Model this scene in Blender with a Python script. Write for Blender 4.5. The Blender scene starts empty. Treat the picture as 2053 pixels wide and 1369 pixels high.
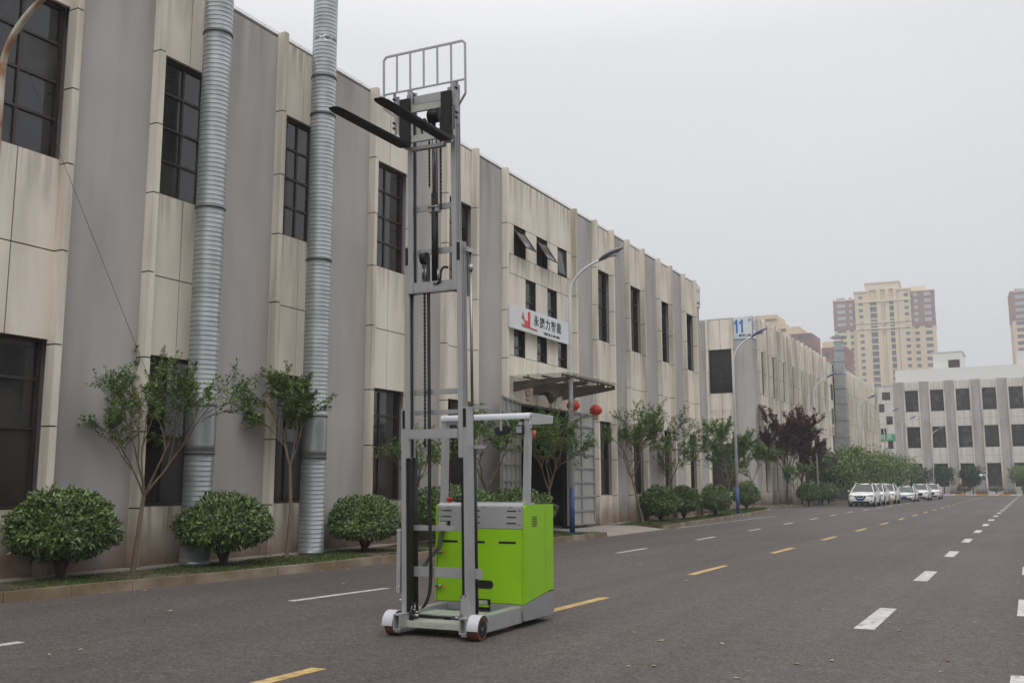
import bpy, bmesh, math, random
from mathutils import Vector, Matrix, Euler, noise
R = math.radians
random.seed(7)
scene = bpy.context.scene
COL = scene.collection

# ---------------------------------------------------------------- camera
cam_d = bpy.data.cameras.new('camera')
cam = bpy.data.objects.new('camera', cam_d); COL.objects.link(cam)
cam_d.sensor_width = 36.0
cam_d.lens = 36.0 * 1961.2 / 2053.0
cam_d.clip_start = 0.1; cam_d.clip_end = 3000
_p, _y, _r = R(8.352), R(27.761), R(-0.0715)
fw = Vector((-math.sin(_y)*math.cos(_p), math.cos(_y)*math.cos(_p), math.sin(_p)))
rt = Vector((math.cos(_y), math.sin(_y), 0)); up = rt.cross(fw)
rt2 = rt*math.cos(_r) + up*math.sin(_r); up2 = up*math.cos(_r) - rt*math.sin(_r)
m3 = Matrix((rt2, up2, -fw)).transposed()
cam.matrix_world = Matrix.Translation((0, 0, 1.6)) @ m3.to_4x4()
scene.camera = cam

# ---------------------------------------------------------------- light
world = bpy.data.worlds.new('World'); scene.world = world
world.use_nodes = True
nt = world.node_tree; nt.nodes.clear()
wo = nt.nodes.new('ShaderNodeOutputWorld'); bg = nt.nodes.new('ShaderNodeBackground')
sky = nt.nodes.new('ShaderNodeTexSky'); sky.sky_type = 'NISHITA'; sky.sun_disc = False
SUN_EL, SUN_ROT = R(52), R(150)
sky.sun_elevation = SUN_EL; sky.sun_rotation = SUN_ROT
hs = nt.nodes.new('ShaderNodeHueSaturation'); hs.inputs['Saturation'].default_value = 0.12
tc = nt.nodes.new('ShaderNodeTexCoord'); sx = nt.nodes.new('ShaderNodeSeparateXYZ')
rp = nt.nodes.new('ShaderNodeValToRGB'); mx = nt.nodes.new('ShaderNodeMix'); mx.data_type = 'RGBA'
cr = rp.color_ramp
cr.elements[0].position = 0.0; cr.elements[0].color = (.675, .688, .71, 1)
cr.elements[1].position = 1.0; cr.elements[1].color = (2.1, 2.1, 2.14, 1)
e = cr.elements.new(.15); e.color = (.71, .72, .742, 1)
e = cr.elements.new(.42); e.color = (.86, .862, .895, 1)
e = cr.elements.new(.62); e.color = (1.45, 1.45, 1.48, 1)
mult = nt.nodes.new('ShaderNodeVectorMath'); mult.operation = 'SCALE'; mult.inputs['Scale'].default_value = 10.0
nt.links.new(tc.outputs['Generated'], sx.inputs[0]); nt.links.new(sx.outputs['Z'], rp.inputs[0])
cn = nt.nodes.new('ShaderNodeTexNoise'); cn.inputs['Scale'].default_value = 1.6; cn.inputs['Detail'].default_value = 5
cm = nt.nodes.new('ShaderNodeMapping'); cm.inputs['Scale'].default_value = (1, 1, 2.6); nt.links.new(tc.outputs['Generated'], cm.inputs[0]); nt.links.new(cm.outputs[0], cn.inputs[0])
cq = nt.nodes.new('ShaderNodeMapRange'); cq.inputs[1].default_value = .3; cq.inputs[2].default_value = .7; cq.inputs[3].default_value = 9.65; cq.inputs[4].default_value = 10.35
nt.links.new(cn.outputs[0], cq.inputs[0]); nt.links.new(cq.outputs[0], mult.inputs['Scale'])
nt.links.new(rp.outputs[0], mult.inputs[0])
nt.links.new(sky.outputs[0], hs.inputs['Color'])
nt.links.new(hs.outputs[0], mx.inputs['A']); nt.links.new(mult.outputs[0], mx.inputs['B'])
mx.inputs['Factor'].default_value = 0.9
nt.links.new(mx.outputs['Result'], bg.inputs[0]); bg.inputs[1].default_value = 0.1
nt.links.new(bg.outputs[0], wo.inputs[0])

sl = bpy.data.lights.new('sun', 'SUN'); sun = bpy.data.objects.new('sun', sl); COL.objects.link(sun)
sl.energy = 1.1; sl.angle = R(35); sl.color = (1, .97, .93)
sd = Vector((math.sin(SUN_ROT)*math.cos(SUN_EL), math.cos(SUN_ROT)*math.cos(SUN_EL), math.sin(SUN_EL)))
sun.rotation_euler = sd.to_track_quat('Z', 'Y').to_euler()
scene.view_settings.view_transform = 'Standard'; scene.view_settings.look = 'None'
scene.view_settings.exposure = 0.0; scene.view_settings.gamma = 1

# ---------------------------------------------------------------- materials
def mat(name, col, rough=.7, metal=0, var=.12, vscale=3.0, stretch=(1, 1, 1), bump=0, bscale=60, spec=.5,
        col2=None, f2=0, s2=1.0, st2=(1, 1, 1), thr=(.45, .7), island=0, coord='Object', rvar=0, emit=None):
    m = bpy.data.materials.new(name); m.use_nodes = True
    n = m.node_tree; b = n.nodes['Principled BSDF']
    b.inputs['Roughness'].default_value = rough; b.inputs['Metallic'].default_value = metal
    b.inputs['Specular IOR Level'].default_value = spec
    t = n.nodes.new('ShaderNodeTexCoord')
    def nz(scale, st, det=6):
        mp = n.nodes.new('ShaderNodeMapping'); mp.inputs['Scale'].default_value = st
        n.links.new(t.outputs[coord], mp.inputs[0])
        x = n.nodes.new('ShaderNodeTexNoise'); x.inputs['Scale'].default_value = scale; x.inputs['Detail'].default_value = det
        n.links.new(mp.outputs[0], x.inputs[0]); return x
    x = nz(vscale, stretch)
    r = n.nodes.new('ShaderNodeMapRange'); r.inputs[1].default_value = .3; r.inputs[2].default_value = .7
    r.inputs[3].default_value = 1-var; r.inputs[4].default_value = 1+var
    n.links.new(x.outputs[0], r.inputs[0])
    c = n.nodes.new('ShaderNodeVectorMath'); c.operation = 'SCALE'; c.inputs[0].default_value = col
    n.links.new(r.outputs[0], c.inputs['Scale']); out = c.outputs[0]
    if island:
        g = n.nodes.new('ShaderNodeNewGeometry'); r2 = n.nodes.new('ShaderNodeMapRange')
        r2.inputs[3].default_value = 1-island; r2.inputs[4].default_value = 1+island
        n.links.new(g.outputs['Random Per Island'], r2.inputs[0])
        c2 = n.nodes.new('ShaderNodeVectorMath'); c2.operation = 'SCALE'
        n.links.new(out, c2.inputs[0]); n.links.new(r2.outputs[0], c2.inputs['Scale']); out = c2.outputs[0]
    if col2:
        y = nz(s2, st2, 8); r3 = n.nodes.new('ShaderNodeMapRange')
        r3.inputs[1].default_value = thr[0]; r3.inputs[2].default_value = thr[1]; r3.inputs[4].default_value = f2
        n.links.new(y.outputs[0], r3.inputs[0])
        k = n.nodes.new('ShaderNodeMix'); k.data_type = 'RGBA'
        n.links.new(r3.outputs[0], k.inputs['Factor']); n.links.new(out, k.inputs['A']); k.inputs['B'].default_value = (*col2, 1)
        out = k.outputs['Result']
    n.links.new(out, b.inputs['Base Color'])
    if rvar:
        r4 = n.nodes.new('ShaderNodeMapRange'); r4.inputs[3].default_value = rough-rvar; r4.inputs[4].default_value = rough+rvar
        n.links.new(x.outputs[0], r4.inputs[0]); n.links.new(r4.outputs[0], b.inputs['Roughness'])
    if bump:
        z = nz(bscale, (1, 1, 1), 3); bp = n.nodes.new('ShaderNodeBump'); bp.inputs['Strength'].default_value = bump
        bp.inputs['Distance'].default_value = .01
        n.links.new(z.outputs[0], bp.inputs['Height']); n.links.new(bp.outputs[0], b.inputs['Normal'])
    if emit:
        b.inputs['Emission Color'].default_value = (*emit[0], 1); b.inputs['Emission Strength'].default_value = emit[1]
    return m

def add_height_stain(m, z0, z1, col, amt):
    """soil splashed on the foot of a wall: fades out between z0 and z1 (object space)"""
    n = m.node_tree; b = n.nodes['Principled BSDF']; src = b.inputs['Base Color'].links[0].from_socket
    t = n.nodes.new('ShaderNodeTexCoord'); s = n.nodes.new('ShaderNodeSeparateXYZ'); n.links.new(t.outputs['Object'], s.inputs[0])
    x = n.nodes.new('ShaderNodeTexNoise'); x.inputs['Scale'].default_value = 1.3; x.inputs['Detail'].default_value = 8
    n.links.new(t.outputs['Object'], x.inputs[0])
    a = n.nodes.new('ShaderNodeMath'); a.operation = 'MULTIPLY_ADD'; a.inputs[1].default_value = -1.1; n.links.new(x.outputs[0], a.inputs[0]); n.links.new(s.outputs['Z'], a.inputs[2])
    r = n.nodes.new('ShaderNodeMapRange'); r.inputs[1].default_value = z0-.55; r.inputs[2].default_value = z1-.55
    r.inputs[3].default_value = amt; r.inputs[4].default_value = 0; n.links.new(a.outputs[0], r.inputs[0])
    k = n.nodes.new('ShaderNodeMix'); k.data_type = 'RGBA'
    n.links.new(r.outputs[0], k.inputs['Factor']); n.links.new(src, k.inputs['A']); k.inputs['B'].default_value = (*col, 1)
    n.links.new(k.outputs['Result'], b.inputs['Base Color'])

M = {}
M['asphalt'] = mat('asphalt', (.078, .0645, .0595), .82, var=.07, vscale=.7, stretch=(1, .04, 1), bump=.45, bscale=110, spec=.45,
                   col2=(.060, .049, .046), f2=.8, s2=.22, st2=(1, .55, 1), thr=(.44, .66))
def multiply_noise(m, scale, lo, hi, a=.36, b_=.66, det=3, st=(1, 1, 1), rough=.6):
    n = m.node_tree; b = n.nodes['Principled BSDF']; src = b.inputs['Base Color'].links[0].from_socket
    t = n.nodes.new('ShaderNodeTexCoord'); mp = n.nodes.new('ShaderNodeMapping'); mp.inputs['Scale'].default_value = st; n.links.new(t.outputs['Object'], mp.inputs[0])
    x = n.nodes.new('ShaderNodeTexNoise'); x.inputs['Scale'].default_value = scale; x.inputs['Detail'].default_value = det; x.inputs['Roughness'].default_value = rough
    n.links.new(mp.outputs[0], x.inputs[0]); q = n.nodes.new('ShaderNodeMapRange')
    q.inputs[1].default_value = a; q.inputs[2].default_value = b_; q.inputs[3].default_value = lo; q.inputs[4].default_value = hi
    n.links.new(x.outputs[0], q.inputs[0]); c = n.nodes.new('ShaderNodeVectorMath'); c.operation = 'SCALE'
    n.links.new(src, c.inputs[0]); n.links.new(q.outputs[0], c.inputs['Scale']); n.links.new(c.outputs[0], b.inputs['Base Color'])
def chippings(m, scale, lo, hi):
    n = m.node_tree; b = n.nodes['Principled BSDF']; src = b.inputs['Base Color'].links[0].from_socket
    t = n.nodes.new('ShaderNodeTexCoord'); v = n.nodes.new('ShaderNodeTexVoronoi'); v.inputs['Scale'].default_value = scale; n.links.new(t.outputs['Object'], v.inputs['Vector'])
    sp = n.nodes.new('ShaderNodeSeparateColor'); n.links.new(v.outputs['Color'], sp.inputs[0]); q = n.nodes.new('ShaderNodeMapRange')
    q.inputs[3].default_value = lo; q.inputs[4].default_value = hi; n.links.new(sp.outputs[0], q.inputs[0])
    c = n.nodes.new('ShaderNodeVectorMath'); c.operation = 'SCALE'; n.links.new(src, c.inputs[0]); n.links.new(q.outputs[0], c.inputs['Scale']); n.links.new(c.outputs[0], b.inputs['Base Color'])
chippings(M['asphalt'], 70, .5, 1.5); chippings(M['asphalt'], 28, .8, 1.2)
multiply_noise(M['asphalt'], 5, .9, 1.1, det=6)       # mottling
multiply_noise(M['asphalt'], 1.1, .9, 1.1, st=(1, .02, 1), det=2)   # lanes polished by tyres

M['render_grey'] = mat('grey_render', (.395, .381, .369), .9, var=.07, vscale=.5, bump=.35, bscale=120, spec=.2,
                       col2=(.30, .287, .274), f2=.75, s2=.9, st2=(1.3, 1.3, .22), thr=(.40, .66))
add_height_stain(M['render_grey'], .22, 1.15, (.135, .088, .056), .9)
M['cream'] = mat('cream_panel', (.68, .625, .538), .75, var=.08, vscale=.45, bump=.12, bscale=80, spec=.25,
                 col2=(.42, .375, .31), f2=.75, s2=.9, st2=(1.5, 1.5, .22), thr=(.47, .74))
add_height_stain(M['cream'], .2, 1.1, (.17, .11, .07), .9)
M['pier'] = mat('pier_stone', (.635, .583, .50), .75, var=.06, vscale=.8, bump=.12, bscale=80, spec=.25,
                col2=(.30, .26, .20), f2=.8, s2=1.1, st2=(2.2, 2.2, .18), thr=(.45, .70))
add_height_stain(M['pier'], .2, 1.2, (.16, .105, .068), .9)
M['cream_far'] = mat('pale_cream_panel', (.60, .57, .52), .8, var=.05, vscale=.4, spec=.25, col2=(.42, .39, .34), f2=.5, s2=1.2, st2=(1.4, 1.4, .2), thr=(.42, .7))
def add_drips(m, tops, length, col, amt, xs=6.0):
    """dirt washed down below sills and copings"""
    n = m.node_tree; b = n.nodes['Principled BSDF']; src = b.inputs['Base Color'].links[0].from_socket
    t = n.nodes.new('ShaderNodeTexCoord'); sp = n.nodes.new('ShaderNodeSeparateXYZ'); n.links.new(t.outputs['Object'], sp.inputs[0])
    mp = n.nodes.new('ShaderNodeMapping'); mp.inputs['Scale'].default_value = (1, 1, .07); n.links.new(t.outputs['Object'], mp.inputs[0])
    x = n.nodes.new('ShaderNodeTexNoise'); x.inputs['Scale'].default_value = xs; x.inputs['Detail'].default_value = 6; n.links.new(mp.outputs[0], x.inputs[0])
    q = n.nodes.new('ShaderNodeMapRange'); q.inputs[1].default_value = .44; q.inputs[2].default_value = .66; n.links.new(x.outputs[0], q.inputs[0])
    tot = None
    for z in tops:
        r1 = n.nodes.new('ShaderNodeMapRange'); r1.inputs[1].default_value = z-length; r1.inputs[2].default_value = z; n.links.new(sp.outputs['Z'], r1.inputs[0])
        lt = n.nodes.new('ShaderNodeMath'); lt.operation = 'LESS_THAN'; lt.inputs[1].default_value = z+.01; n.links.new(sp.outputs['Z'], lt.inputs[0])
        pw = n.nodes.new('ShaderNodeMath'); pw.operation = 'MULTIPLY'; n.links.new(r1.outputs[0], pw.inputs[0]); n.links.new(lt.outputs[0], pw.inputs[1])
        if tot is None: tot = pw.outputs[0]
        else:
            ad = n.nodes.new('ShaderNodeMath'); ad.operation = 'ADD'; n.links.new(tot, ad.inputs[0]); n.links.new(pw.outputs[0], ad.inputs[1]); tot = ad.outputs[0]
    f = n.nodes.new('ShaderNodeMath'); f.operation = 'MULTIPLY'; n.links.new(tot, f.inputs[0]); n.links.new(q.outputs[0], f.inputs[1])
    f2 = n.nodes.new('ShaderNodeMath'); f2.operation = 'MULTIPLY'; f2.inputs[1].default_value = amt; n.links.new(f.outputs[0], f2.inputs[0])
    k = n.nodes.new('ShaderNodeMix'); k.data_type = 'RGBA'; n.links.new(f2.outputs[0], k.inputs['Factor']); n.links.new(src, k.inputs['A']); k.inputs['B'].default_value = (*col, 1)
    n.links.new(k.outputs['Result'], b.inputs['Base Color'])
add_drips(M['cream'], (11.62, 9.0, 7.13, 1.22), 1.1, (.20, .165, .12), .75)
add_drips(M['render_grey'], (11.6,), 2.2, (.15, .14, .13), .5, 3.0)
M['joint'] = mat('dark_joint', (.03, .027, .023), .95)
M['flashing'] = mat('roof_flashing', (.62, .62, .60), .5, var=.06)
M['frame'] = mat('window_frame', (.040, .031, .027), .5, metal=.2, var=.15)
M['glass'] = mat('window_glass', (.018, .019, .020), .06, var=.3, vscale=.7, spec=.75)
M['glass_far'] = mat('dull_window_glass', (.016, .016, .016), .12, var=.3, vscale=.3, spec=.3)
M['glass_dusty'] = mat('dusty_window_glass', (.042, .042, .040), .22, var=.5, vscale=1.5, spec=.5)
M['glass_dark'] = mat('door_panel', (.028, .024, .022), .25, var=.25, vscale=.8, spec=.4)
M['concrete'] = mat('concrete', (.27, .245, .215), .9, var=.15, vscale=1.2, bump=.3, bscale=60, col2=(.18, .155, .125), f2=.5, s2=.8)
M['kerb'] = mat('kerb_stone', (.25, .21, .155), .9, var=.15, vscale=2, bump=.6, bscale=40, col2=(.125, .088, .048), f2=.9, s2=1.3, thr=(.34, .58))
M['apron'] = mat('driveway_concrete', (.27, .235, .205), .92, var=.1, vscale=.7, bump=.2, bscale=50, col2=(.19, .165, .14), f2=.6, s2=.5)
M['soil'] = mat('verge_soil', (.050, .045, .024), .95, var=.45, vscale=4, bump=.9, bscale=25, col2=(.105, .075, .048), f2=.85, s2=1.3, thr=(.42, .58))
M['grass'] = mat('grass_blades', (.060, .088, .026), .8, island=.45, spec=.2, var=.25, vscale=1)
M['mark_w'] = mat('white_paint', (.46, .445, .425), .8, var=.15, vscale=3, bump=.2, bscale=60, col2=(.16, .145, .135), f2=.75, s2=11, thr=(.50, .66))
M['mark_y'] = mat('yellow_paint', (.46, .32, .115), .8, var=.15, vscale=3, bump=.2, bscale=60, col2=(.15, .12, .08), f2=.75, s2=11, thr=(.50, .66))
M['kerb_o'] = mat('orange_kerb_paint', (.50, .27, .06), .8); M['kerb_w'] = mat('white_kerb_paint', (.55, .54, .52), .8)
M['galv'] = mat('galvanised_steel', (.34, .36, .362), .36, metal=.6, var=.14, vscale=2.5, rvar=.1, col2=(.33, .36, .36), f2=.5, s2=1.2, st2=(1, 1, .5))
M['galv_rib'] = mat('galvanised_seam', (.25, .27, .27), .4, metal=.5)
M['galv_dark'] = mat('duct_collar', (.12, .12, .12), .6, metal=.4)
M['silver'] = mat('silver_paint', (.39, .39, .395), .34, metal=.4, var=.05, vscale=5, spec=.5, col2=(.30, .295, .28), f2=.5, s2=6, st2=(1, 1, .25), thr=(.55, .75))
M['silver_dk'] = mat('silver_steel', (.30, .30, .30), .42, metal=.35, var=.06, vscale=6)
M['primer'] = mat('primer_steel', (.37, .38, .34), .5, var=.08, vscale=14, col2=(.25, .25, .20), f2=.4, s2=20)
M['white_coat'] = mat('white_coating', (.47, .48, .51), .3, var=.02)
M['green'] = mat('lime_paint', (.235, .475, .009), .42, var=.03, vscale=2, spec=.28, col2=(.19, .36, .02), f2=.35, s2=3, thr=(.5, .75))
M['black'] = mat('black_steel', (.008, .008, .009), .55, var=.2, vscale=8, spec=.35)
M['rubber'] = mat('black_rubber', (.014, .014, .014), .65)
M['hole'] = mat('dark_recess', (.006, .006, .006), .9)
M['chrome'] = mat('chrome', (.24, .24, .25), .35, metal=1)
M['oiled_shade'] = mat('oiled_steel_shaded', (.085, .08, .07), .45, metal=.4, var=.3, vscale=3, stretch=(1, 1, .2))  # oiled steel, darkened so the channel's shade is painted into its colour
M['chain'] = mat('oiled_chain', (.035, .032, .030), .45, metal=.6, var=.3, vscale=40)
M['poly'] = mat('brown_tyre', (.115, .038, .018), .55, var=.2, vscale=10, col2=(.07, .04, .03), f2=.7, s2=14)
M['red'] = mat('red_plastic', (.5, .02, .02), .4)
M['amber'] = mat('amber_lens', (.75, .09, .02), .25)
M['lens'] = mat('work_light_lens', (.26, .26, .28), .25, var=.25, vscale=60)
M['pole'] = mat('white_pole', (.60, .62, .65), .45, var=.06, vscale=2)
M['pole_old'] = mat('weathered_pole', (.52, .48, .40), .6, var=.1, col2=(.24, .10, .035), f2=.95, s2=1.6, thr=(.42, .56))
M['pole_blue'] = mat('blue_pole_paint', (.030, .062, .19), .5, var=.12, vscale=4)
M['lamp_head'] = mat('lamp_head', (.17, .175, .19), .5, var=.1); M['lamp_blue'] = mat('lamp_head_blue', (.13, .13, .26), .45)
M['sign_w'] = mat('white_sign', (.60, .62, .63), .5, var=.03); M['sign_red'] = mat('sign_red', (.55, .03, .03), .5)
M['sign_k'] = mat('sign_black', (.012, .012, .012), .5); M['sign_b'] = mat('sign_blue', (.02, .14, .42), .5)
M['sign_lb'] = mat('sign_light_blue', (.25, .55, .75), .5); M['banner'] = mat('green_banner', (.02, .27, .11), .6)
M['leafm'] = mat('shrub_leaf', (.092, .145, .038), .36, island=.6, spec=.6, var=.2, vscale=1.5)
M['leafs'] = mat('shrub_pale_leaf', (.13, .19, .05), .42, island=.4, spec=.45)  # paler leaves, scattered over the upper part of shrub crowns
M['leaft'] = mat('tree_leaf', (.13, .20, .05), .55, island=.5, spec=.3, var=.25, vscale=1.2)
M['leafl'] = mat('pale_tree_leaf', (.125, .18, .055), .6, island=.45, spec=.25, var=.3, vscale=.6)
M['leafd'] = mat('dark_tree_leaf', (.028, .055, .024), .6, island=.5, spec=.25)
M['leafr'] = mat('purple_leaf', (.075, .016, .02), .5, island=.55, spec=.35, var=.35, vscale=.8, col2=(.11, .018, .022), f2=.8, s2=.9)
M['leafb'] = mat('brown_green_leaf', (.045, .045, .022), .6, island=.5)
M['bark'] = mat('pale_bark', (.15, .115, .075), .85, var=.3, vscale=8, stretch=(1, 1, .3), bump=.5, bscale=30)
M['bark_dk'] = mat('dark_bark', (.055, .042, .034), .9, var=.3, vscale=8, bump=.5, bscale=30)
M['litter'] = mat('dry_leaf', (.36, .31, .21), .7, island=.3, var=.3, vscale=20); M['litter_b'] = mat('brown_dry_leaf', (.22, .09, .035), .7, var=.3)
M['litter_g'] = mat('green_fallen_leaf', (.16, .20, .06), .6)
M['car'] = mat('car_white', (.70, .70, .68), .22, var=.02, spec=.6); M['car_glass'] = mat('car_glass', (.03, .034, .036), .08, spec=.55)
M['head'] = mat('headlight', (.38, .40, .42), .15, var=.3, vscale=8); M['plate'] = mat('blue_plate', (.03, .06, .35), .5)
M['rim'] = mat('wheel_rim', (.42, .42, .43), .3, metal=.7)
M['canopy_glass'] = mat('canopy_glass', (.70, .74, .60), .2, spec=.5, var=.15, vscale=1, col2=(.16, .17, .10), f2=.6, s2=2)
_cg = M['canopy_glass'].node_tree.nodes['Principled BSDF']; _cg.inputs['Alpha'].default_value = .32
M['rust'] = mat('rusty_beam', (.10, .085, .072), .7, metal=.2, var=.2, col2=(.16, .09, .055), f2=.5, s2=3)
M['gate'] = mat('gate_paint', (.33, .33, .325), .6, var=.1, vscale=3, stretch=(3, 3, .4), col2=(.2, .19, .175), f2=.5, s2=2, st2=(2, 2, .3))
M['gate_fr'] = mat('gate_frame', (.24, .24, .235), .6, var=.1)
M['lantern'] = mat('red_lantern', (.55, .035, .018), .45, var=.15, vscale=6); M['gold'] = mat('gold_trim', (.6, .33, .05), .5)
M['t_yellow'] = mat('tower_yellow', (.60, .50, .35), .9, var=.05, vscale=.05); M['t_red'] = mat('tower_red', (.25, .145, .128), .9, var=.1, vscale=.1)
M['t_trim'] = mat('tower_trim', (.66, .56, .42), .9); M['t_glass'] = mat('tower_window', (.10, .11, .125), .3)
M['t_pale'] = mat('tower_pale_window', (.36, .38, .40), .4)
M['t_slab'] = mat('tower_slab', (.50, .42, .31), .9); M['bwhite'] = mat('white_render', (.60, .60, .58), .9, var=.03)
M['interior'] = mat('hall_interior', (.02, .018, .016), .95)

# ---------------------------------------------------------------- mesh helpers
class MB:
    def __init__(s, T=None):
        s.v = []; s.f = []; s.m = []; s.T = T or (lambda p: p); s.sm = []
    def q(s, pts, mi=0, sm=False):
        b = len(s.v); s.v += [tuple(s.T(Vector(p))) for p in pts]; s.f.append(tuple(range(b, b+len(pts)))); s.m.append(mi); s.sm.append(sm)
    def box(s, a, b, mi=0):
        x0, y0, z0 = [min(a[i], b[i]) for i in range(3)]; x1, y1, z1 = [max(a[i], b[i]) for i in range(3)]
        P = [(x0, y0, z0), (x1, y0, z0), (x1, y1, z0), (x0, y1, z0), (x0, y0, z1), (x1, y0, z1), (x1, y1, z1), (x0, y1, z1)]
        n = len(s.v); s.v += [tuple(s.T(Vector(p))) for p in P]
        for f in ((0, 3, 2, 1), (4, 5, 6, 7), (0, 1, 5, 4), (1, 2, 6, 5), (2, 3, 7, 6), (3, 0, 4, 7)):
            s.f.append(tuple(n+i for i in f)); s.m.append(mi); s.sm.append(False)
        return s
    def beam(s, a, b, w, h, mi=0, upv=(0, 0, 1)):
        """rectangular bar from a to b; w across, h along upv"""
        a, b = Vector(a), Vector(b); d = (b-a).normalized(); u = Vector(upv)
        if abs(d.dot(u)) > .98: u = Vector((0, 1, 0))
        r = d.cross(u).normalized()*w/2; u = r.cross(d).normalized()*h/2
        n = len(s.v)
        for c in (a, b):
            for k in ((-1, -1), (1, -1), (1, 1), (-1, 1)): s.v.append(tuple(s.T(c+r*k[0]+u*k[1])))
        for f in ((3, 2, 1, 0), (4, 5, 6, 7), (0, 1, 5, 4), (1, 2, 6, 5), (2, 3, 7, 6), (3, 0, 4, 7)):
            s.f.append(tuple(n+i for i in f)); s.m.append(mi); s.sm.append(False)
        return s
    def tube(s, pts, rad, n=12, mi=0, cap=True):
        pts = [Vector(p) for p in pts]; rad = rad if isinstance(rad, (list, tuple)) else [rad]*len(pts)
        base = len(s.v); prev = None
        for i, p in enumerate(pts):
            d = (pts[min(i+1, len(pts)-1)]-pts[max(i-1, 0)]).normalized()
            if prev is None: r = d.orthogonal().normalized()
            else:
                r = (prev-d*prev.dot(d)); r = r.normalized() if r.length > 1e-6 else d.orthogonal().normalized()
            prev = r; u = d.cross(r)
            for k in range(n):
                a = 2*math.pi*k/n; s.v.append(tuple(s.T(p+(r*math.cos(a)+u*math.sin(a))*rad[i])))
        for i in range(len(pts)-1):
            for k in range(n):
                s.f.append((base+i*n+k, base+i*n+(k+1) % n, base+(i+1)*n+(k+1) % n, base+(i+1)*n+k)); s.m.append(mi); s.sm.append(True)
        if cap:
            s.f.append(tuple(base+k for k in range(n))[::-1]); s.m.append(mi); s.sm.append(False)
            s.f.append(tuple(base+(len(pts)-1)*n+k for k in range(n))); s.m.append(mi); s.sm.append(False)
        return s
    def prism(s, poly, ax, a, b, mi=0):
        """poly: 2D points in the two other axes, extruded along axis ax from a to b"""
        def P(p, t):
            l = list(p); l.insert(ax, t); return Vector(l)
        n = len(s.v); k = len(poly)
        s.v += [tuple(s.T(P(p, a))) for p in poly]+[tuple(s.T(P(p, b))) for p in poly]
        s.f.append(tuple(n+i for i in range(k))[::-1]); s.f.append(tuple(n+k+i for i in range(k)))
        for i in range(k): s.f.append((n+i, n+(i+1) % k, n+k+(i+1) % k, n+k+i))
        s.m += [mi]*(k+2); s.sm += [False]*(k+2); return s
    def build(s, name, mats, parent=None, bevel=0, fix=True):
        me = bpy.data.meshes.new(name); me.from_pydata(s.v, [], s.f)
        for m in (mats if isinstance(mats, (list, tuple)) else [mats]): me.materials.append(m)
        me.polygons.foreach_set('material_index', s.m); me.polygons.foreach_set('use_smooth', s.sm)
        if fix and len(s.f) < 60000:
            bm = bmesh.new(); bm.from_mesh(me); bmesh.ops.recalc_face_normals(bm, faces=bm.faces)
            if bevel: bmesh.ops.bevel(bm, geom=[e for e in bm.edges], offset=bevel, segments=2, affect='EDGES', clamp_overlap=True)
            bm.to_mesh(me); bm.free()
        me.update()
        o = bpy.data.objects.new(name, me); COL.objects.link(o)
        if parent: o.parent = parent
        return o

def thing(name, label, cat, loc=(0, 0, 0), rotz=0, group=None):
    o = bpy.data.objects.new(name, None); COL.objects.link(o); o.empty_display_size = .2
    o.location = loc; o.rotation_euler = (0, 0, rotz); tag(o, label, cat, group); return o
def tag(o, label, cat, group=None):
    o['label'] = label; o['category'] = cat
    if group: o['group'] = group
    return o
def struct(o): o['kind'] = 'structure'; return o
def kids(o): return [c for c in COL.objects if c.parent == o]
def dup(root, loc, rotz, label, group=None, scale=None, cat=None):
    r = root.copy(); COL.objects.link(r); r.location = loc; r.rotation_euler = (0, 0, rotz); r['label'] = label
    if group: r['group'] = group
    if cat: r['category'] = cat
    if scale: r.scale = scale if isinstance(scale, tuple) else (scale,)*3
    for ch in kids(root):
        c = ch.copy(); COL.objects.link(c); c.parent = r
        for g in kids(ch):
            d = g.copy(); COL.objects.link(d); d.parent = c
    return r
def text(s, size, matl, parent, loc, rot, name='lettering', extrude=.006, align='CENTER', sx=1.0, spacing=1.0, bold=0):
    c = bpy.data.curves.new(name, 'FONT'); c.body = s; c.size = size; c.extrude = extrude; c.align_x = align; c.align_y = 'CENTER'
    c.space_character = spacing; c.offset = bold
    t = bpy.data.objects.new(name, c); COL.objects.link(t)
    dg = bpy.context.evaluated_depsgraph_get(); me = bpy.data.meshes.new_from_object(t.evaluated_get(dg))
    bpy.data.objects.remove(t); me.materials.clear(); me.materials.append(matl)
    o = bpy.data.objects.new(name, me); COL.objects.link(o); o.parent = parent; o.location = loc; o.rotation_euler = rot; o.scale = (sx, 1, 1)
    return o

# ---------------------------------------------------------------- ground
g = MB(); g.box((-400, -120, -.5), (400, 900, 0)); struct(g.build('road', M['asphalt']))
def dashes(name, X, spans, w, m):
    b = MB()
    for y0, y1 in spans:
        x0 = X(y0) if callable(X) else X; x1 = X(y1) if callable(X) else X
        r = lambda: random.uniform(-.008, .008)
        b.q([(x0-w/2+r(), y0+r(), .004), (x0+w/2+r(), y0+r(), .004), (x1+w/2+r(), y1+r(), .004), (x1-w/2+r(), y1+r(), .004)])
    struct(b.build(name, m, fix=False))
dashes('road_marking', lambda y: -5.56-.022*max(0, 13-y)-.0035*max(0, y-40), [(17.45+6.3*k, 19.75+6.3*k) for k in range(-3, 22)], .15, M['mark_y'])
def wX(y):
    P = [(5, -9.42), (11, -9.3), (13, -9.1), (23, -8.85), (29, -8.87), (36, -8.98), (60, -9.65), (85, -9.65), (136, -10.0), (170, -10.1)]
    for (a, b), (c, d) in zip(P, P[1:]):
        if y <= c: return b+(d-b)*(y-a)/(c-a)
    return -10.1
dashes('road_marking', wX, [(4.9, 6.9), (11, 13.05), (16.6, 18.6), (22.2, 24.15), (28.5, 30.5), (34.9, 36.8)]+[(41.2+6.3*k, 43.3+6.3*k) for k in range(19)], .13, M['mark_w'])
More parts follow.
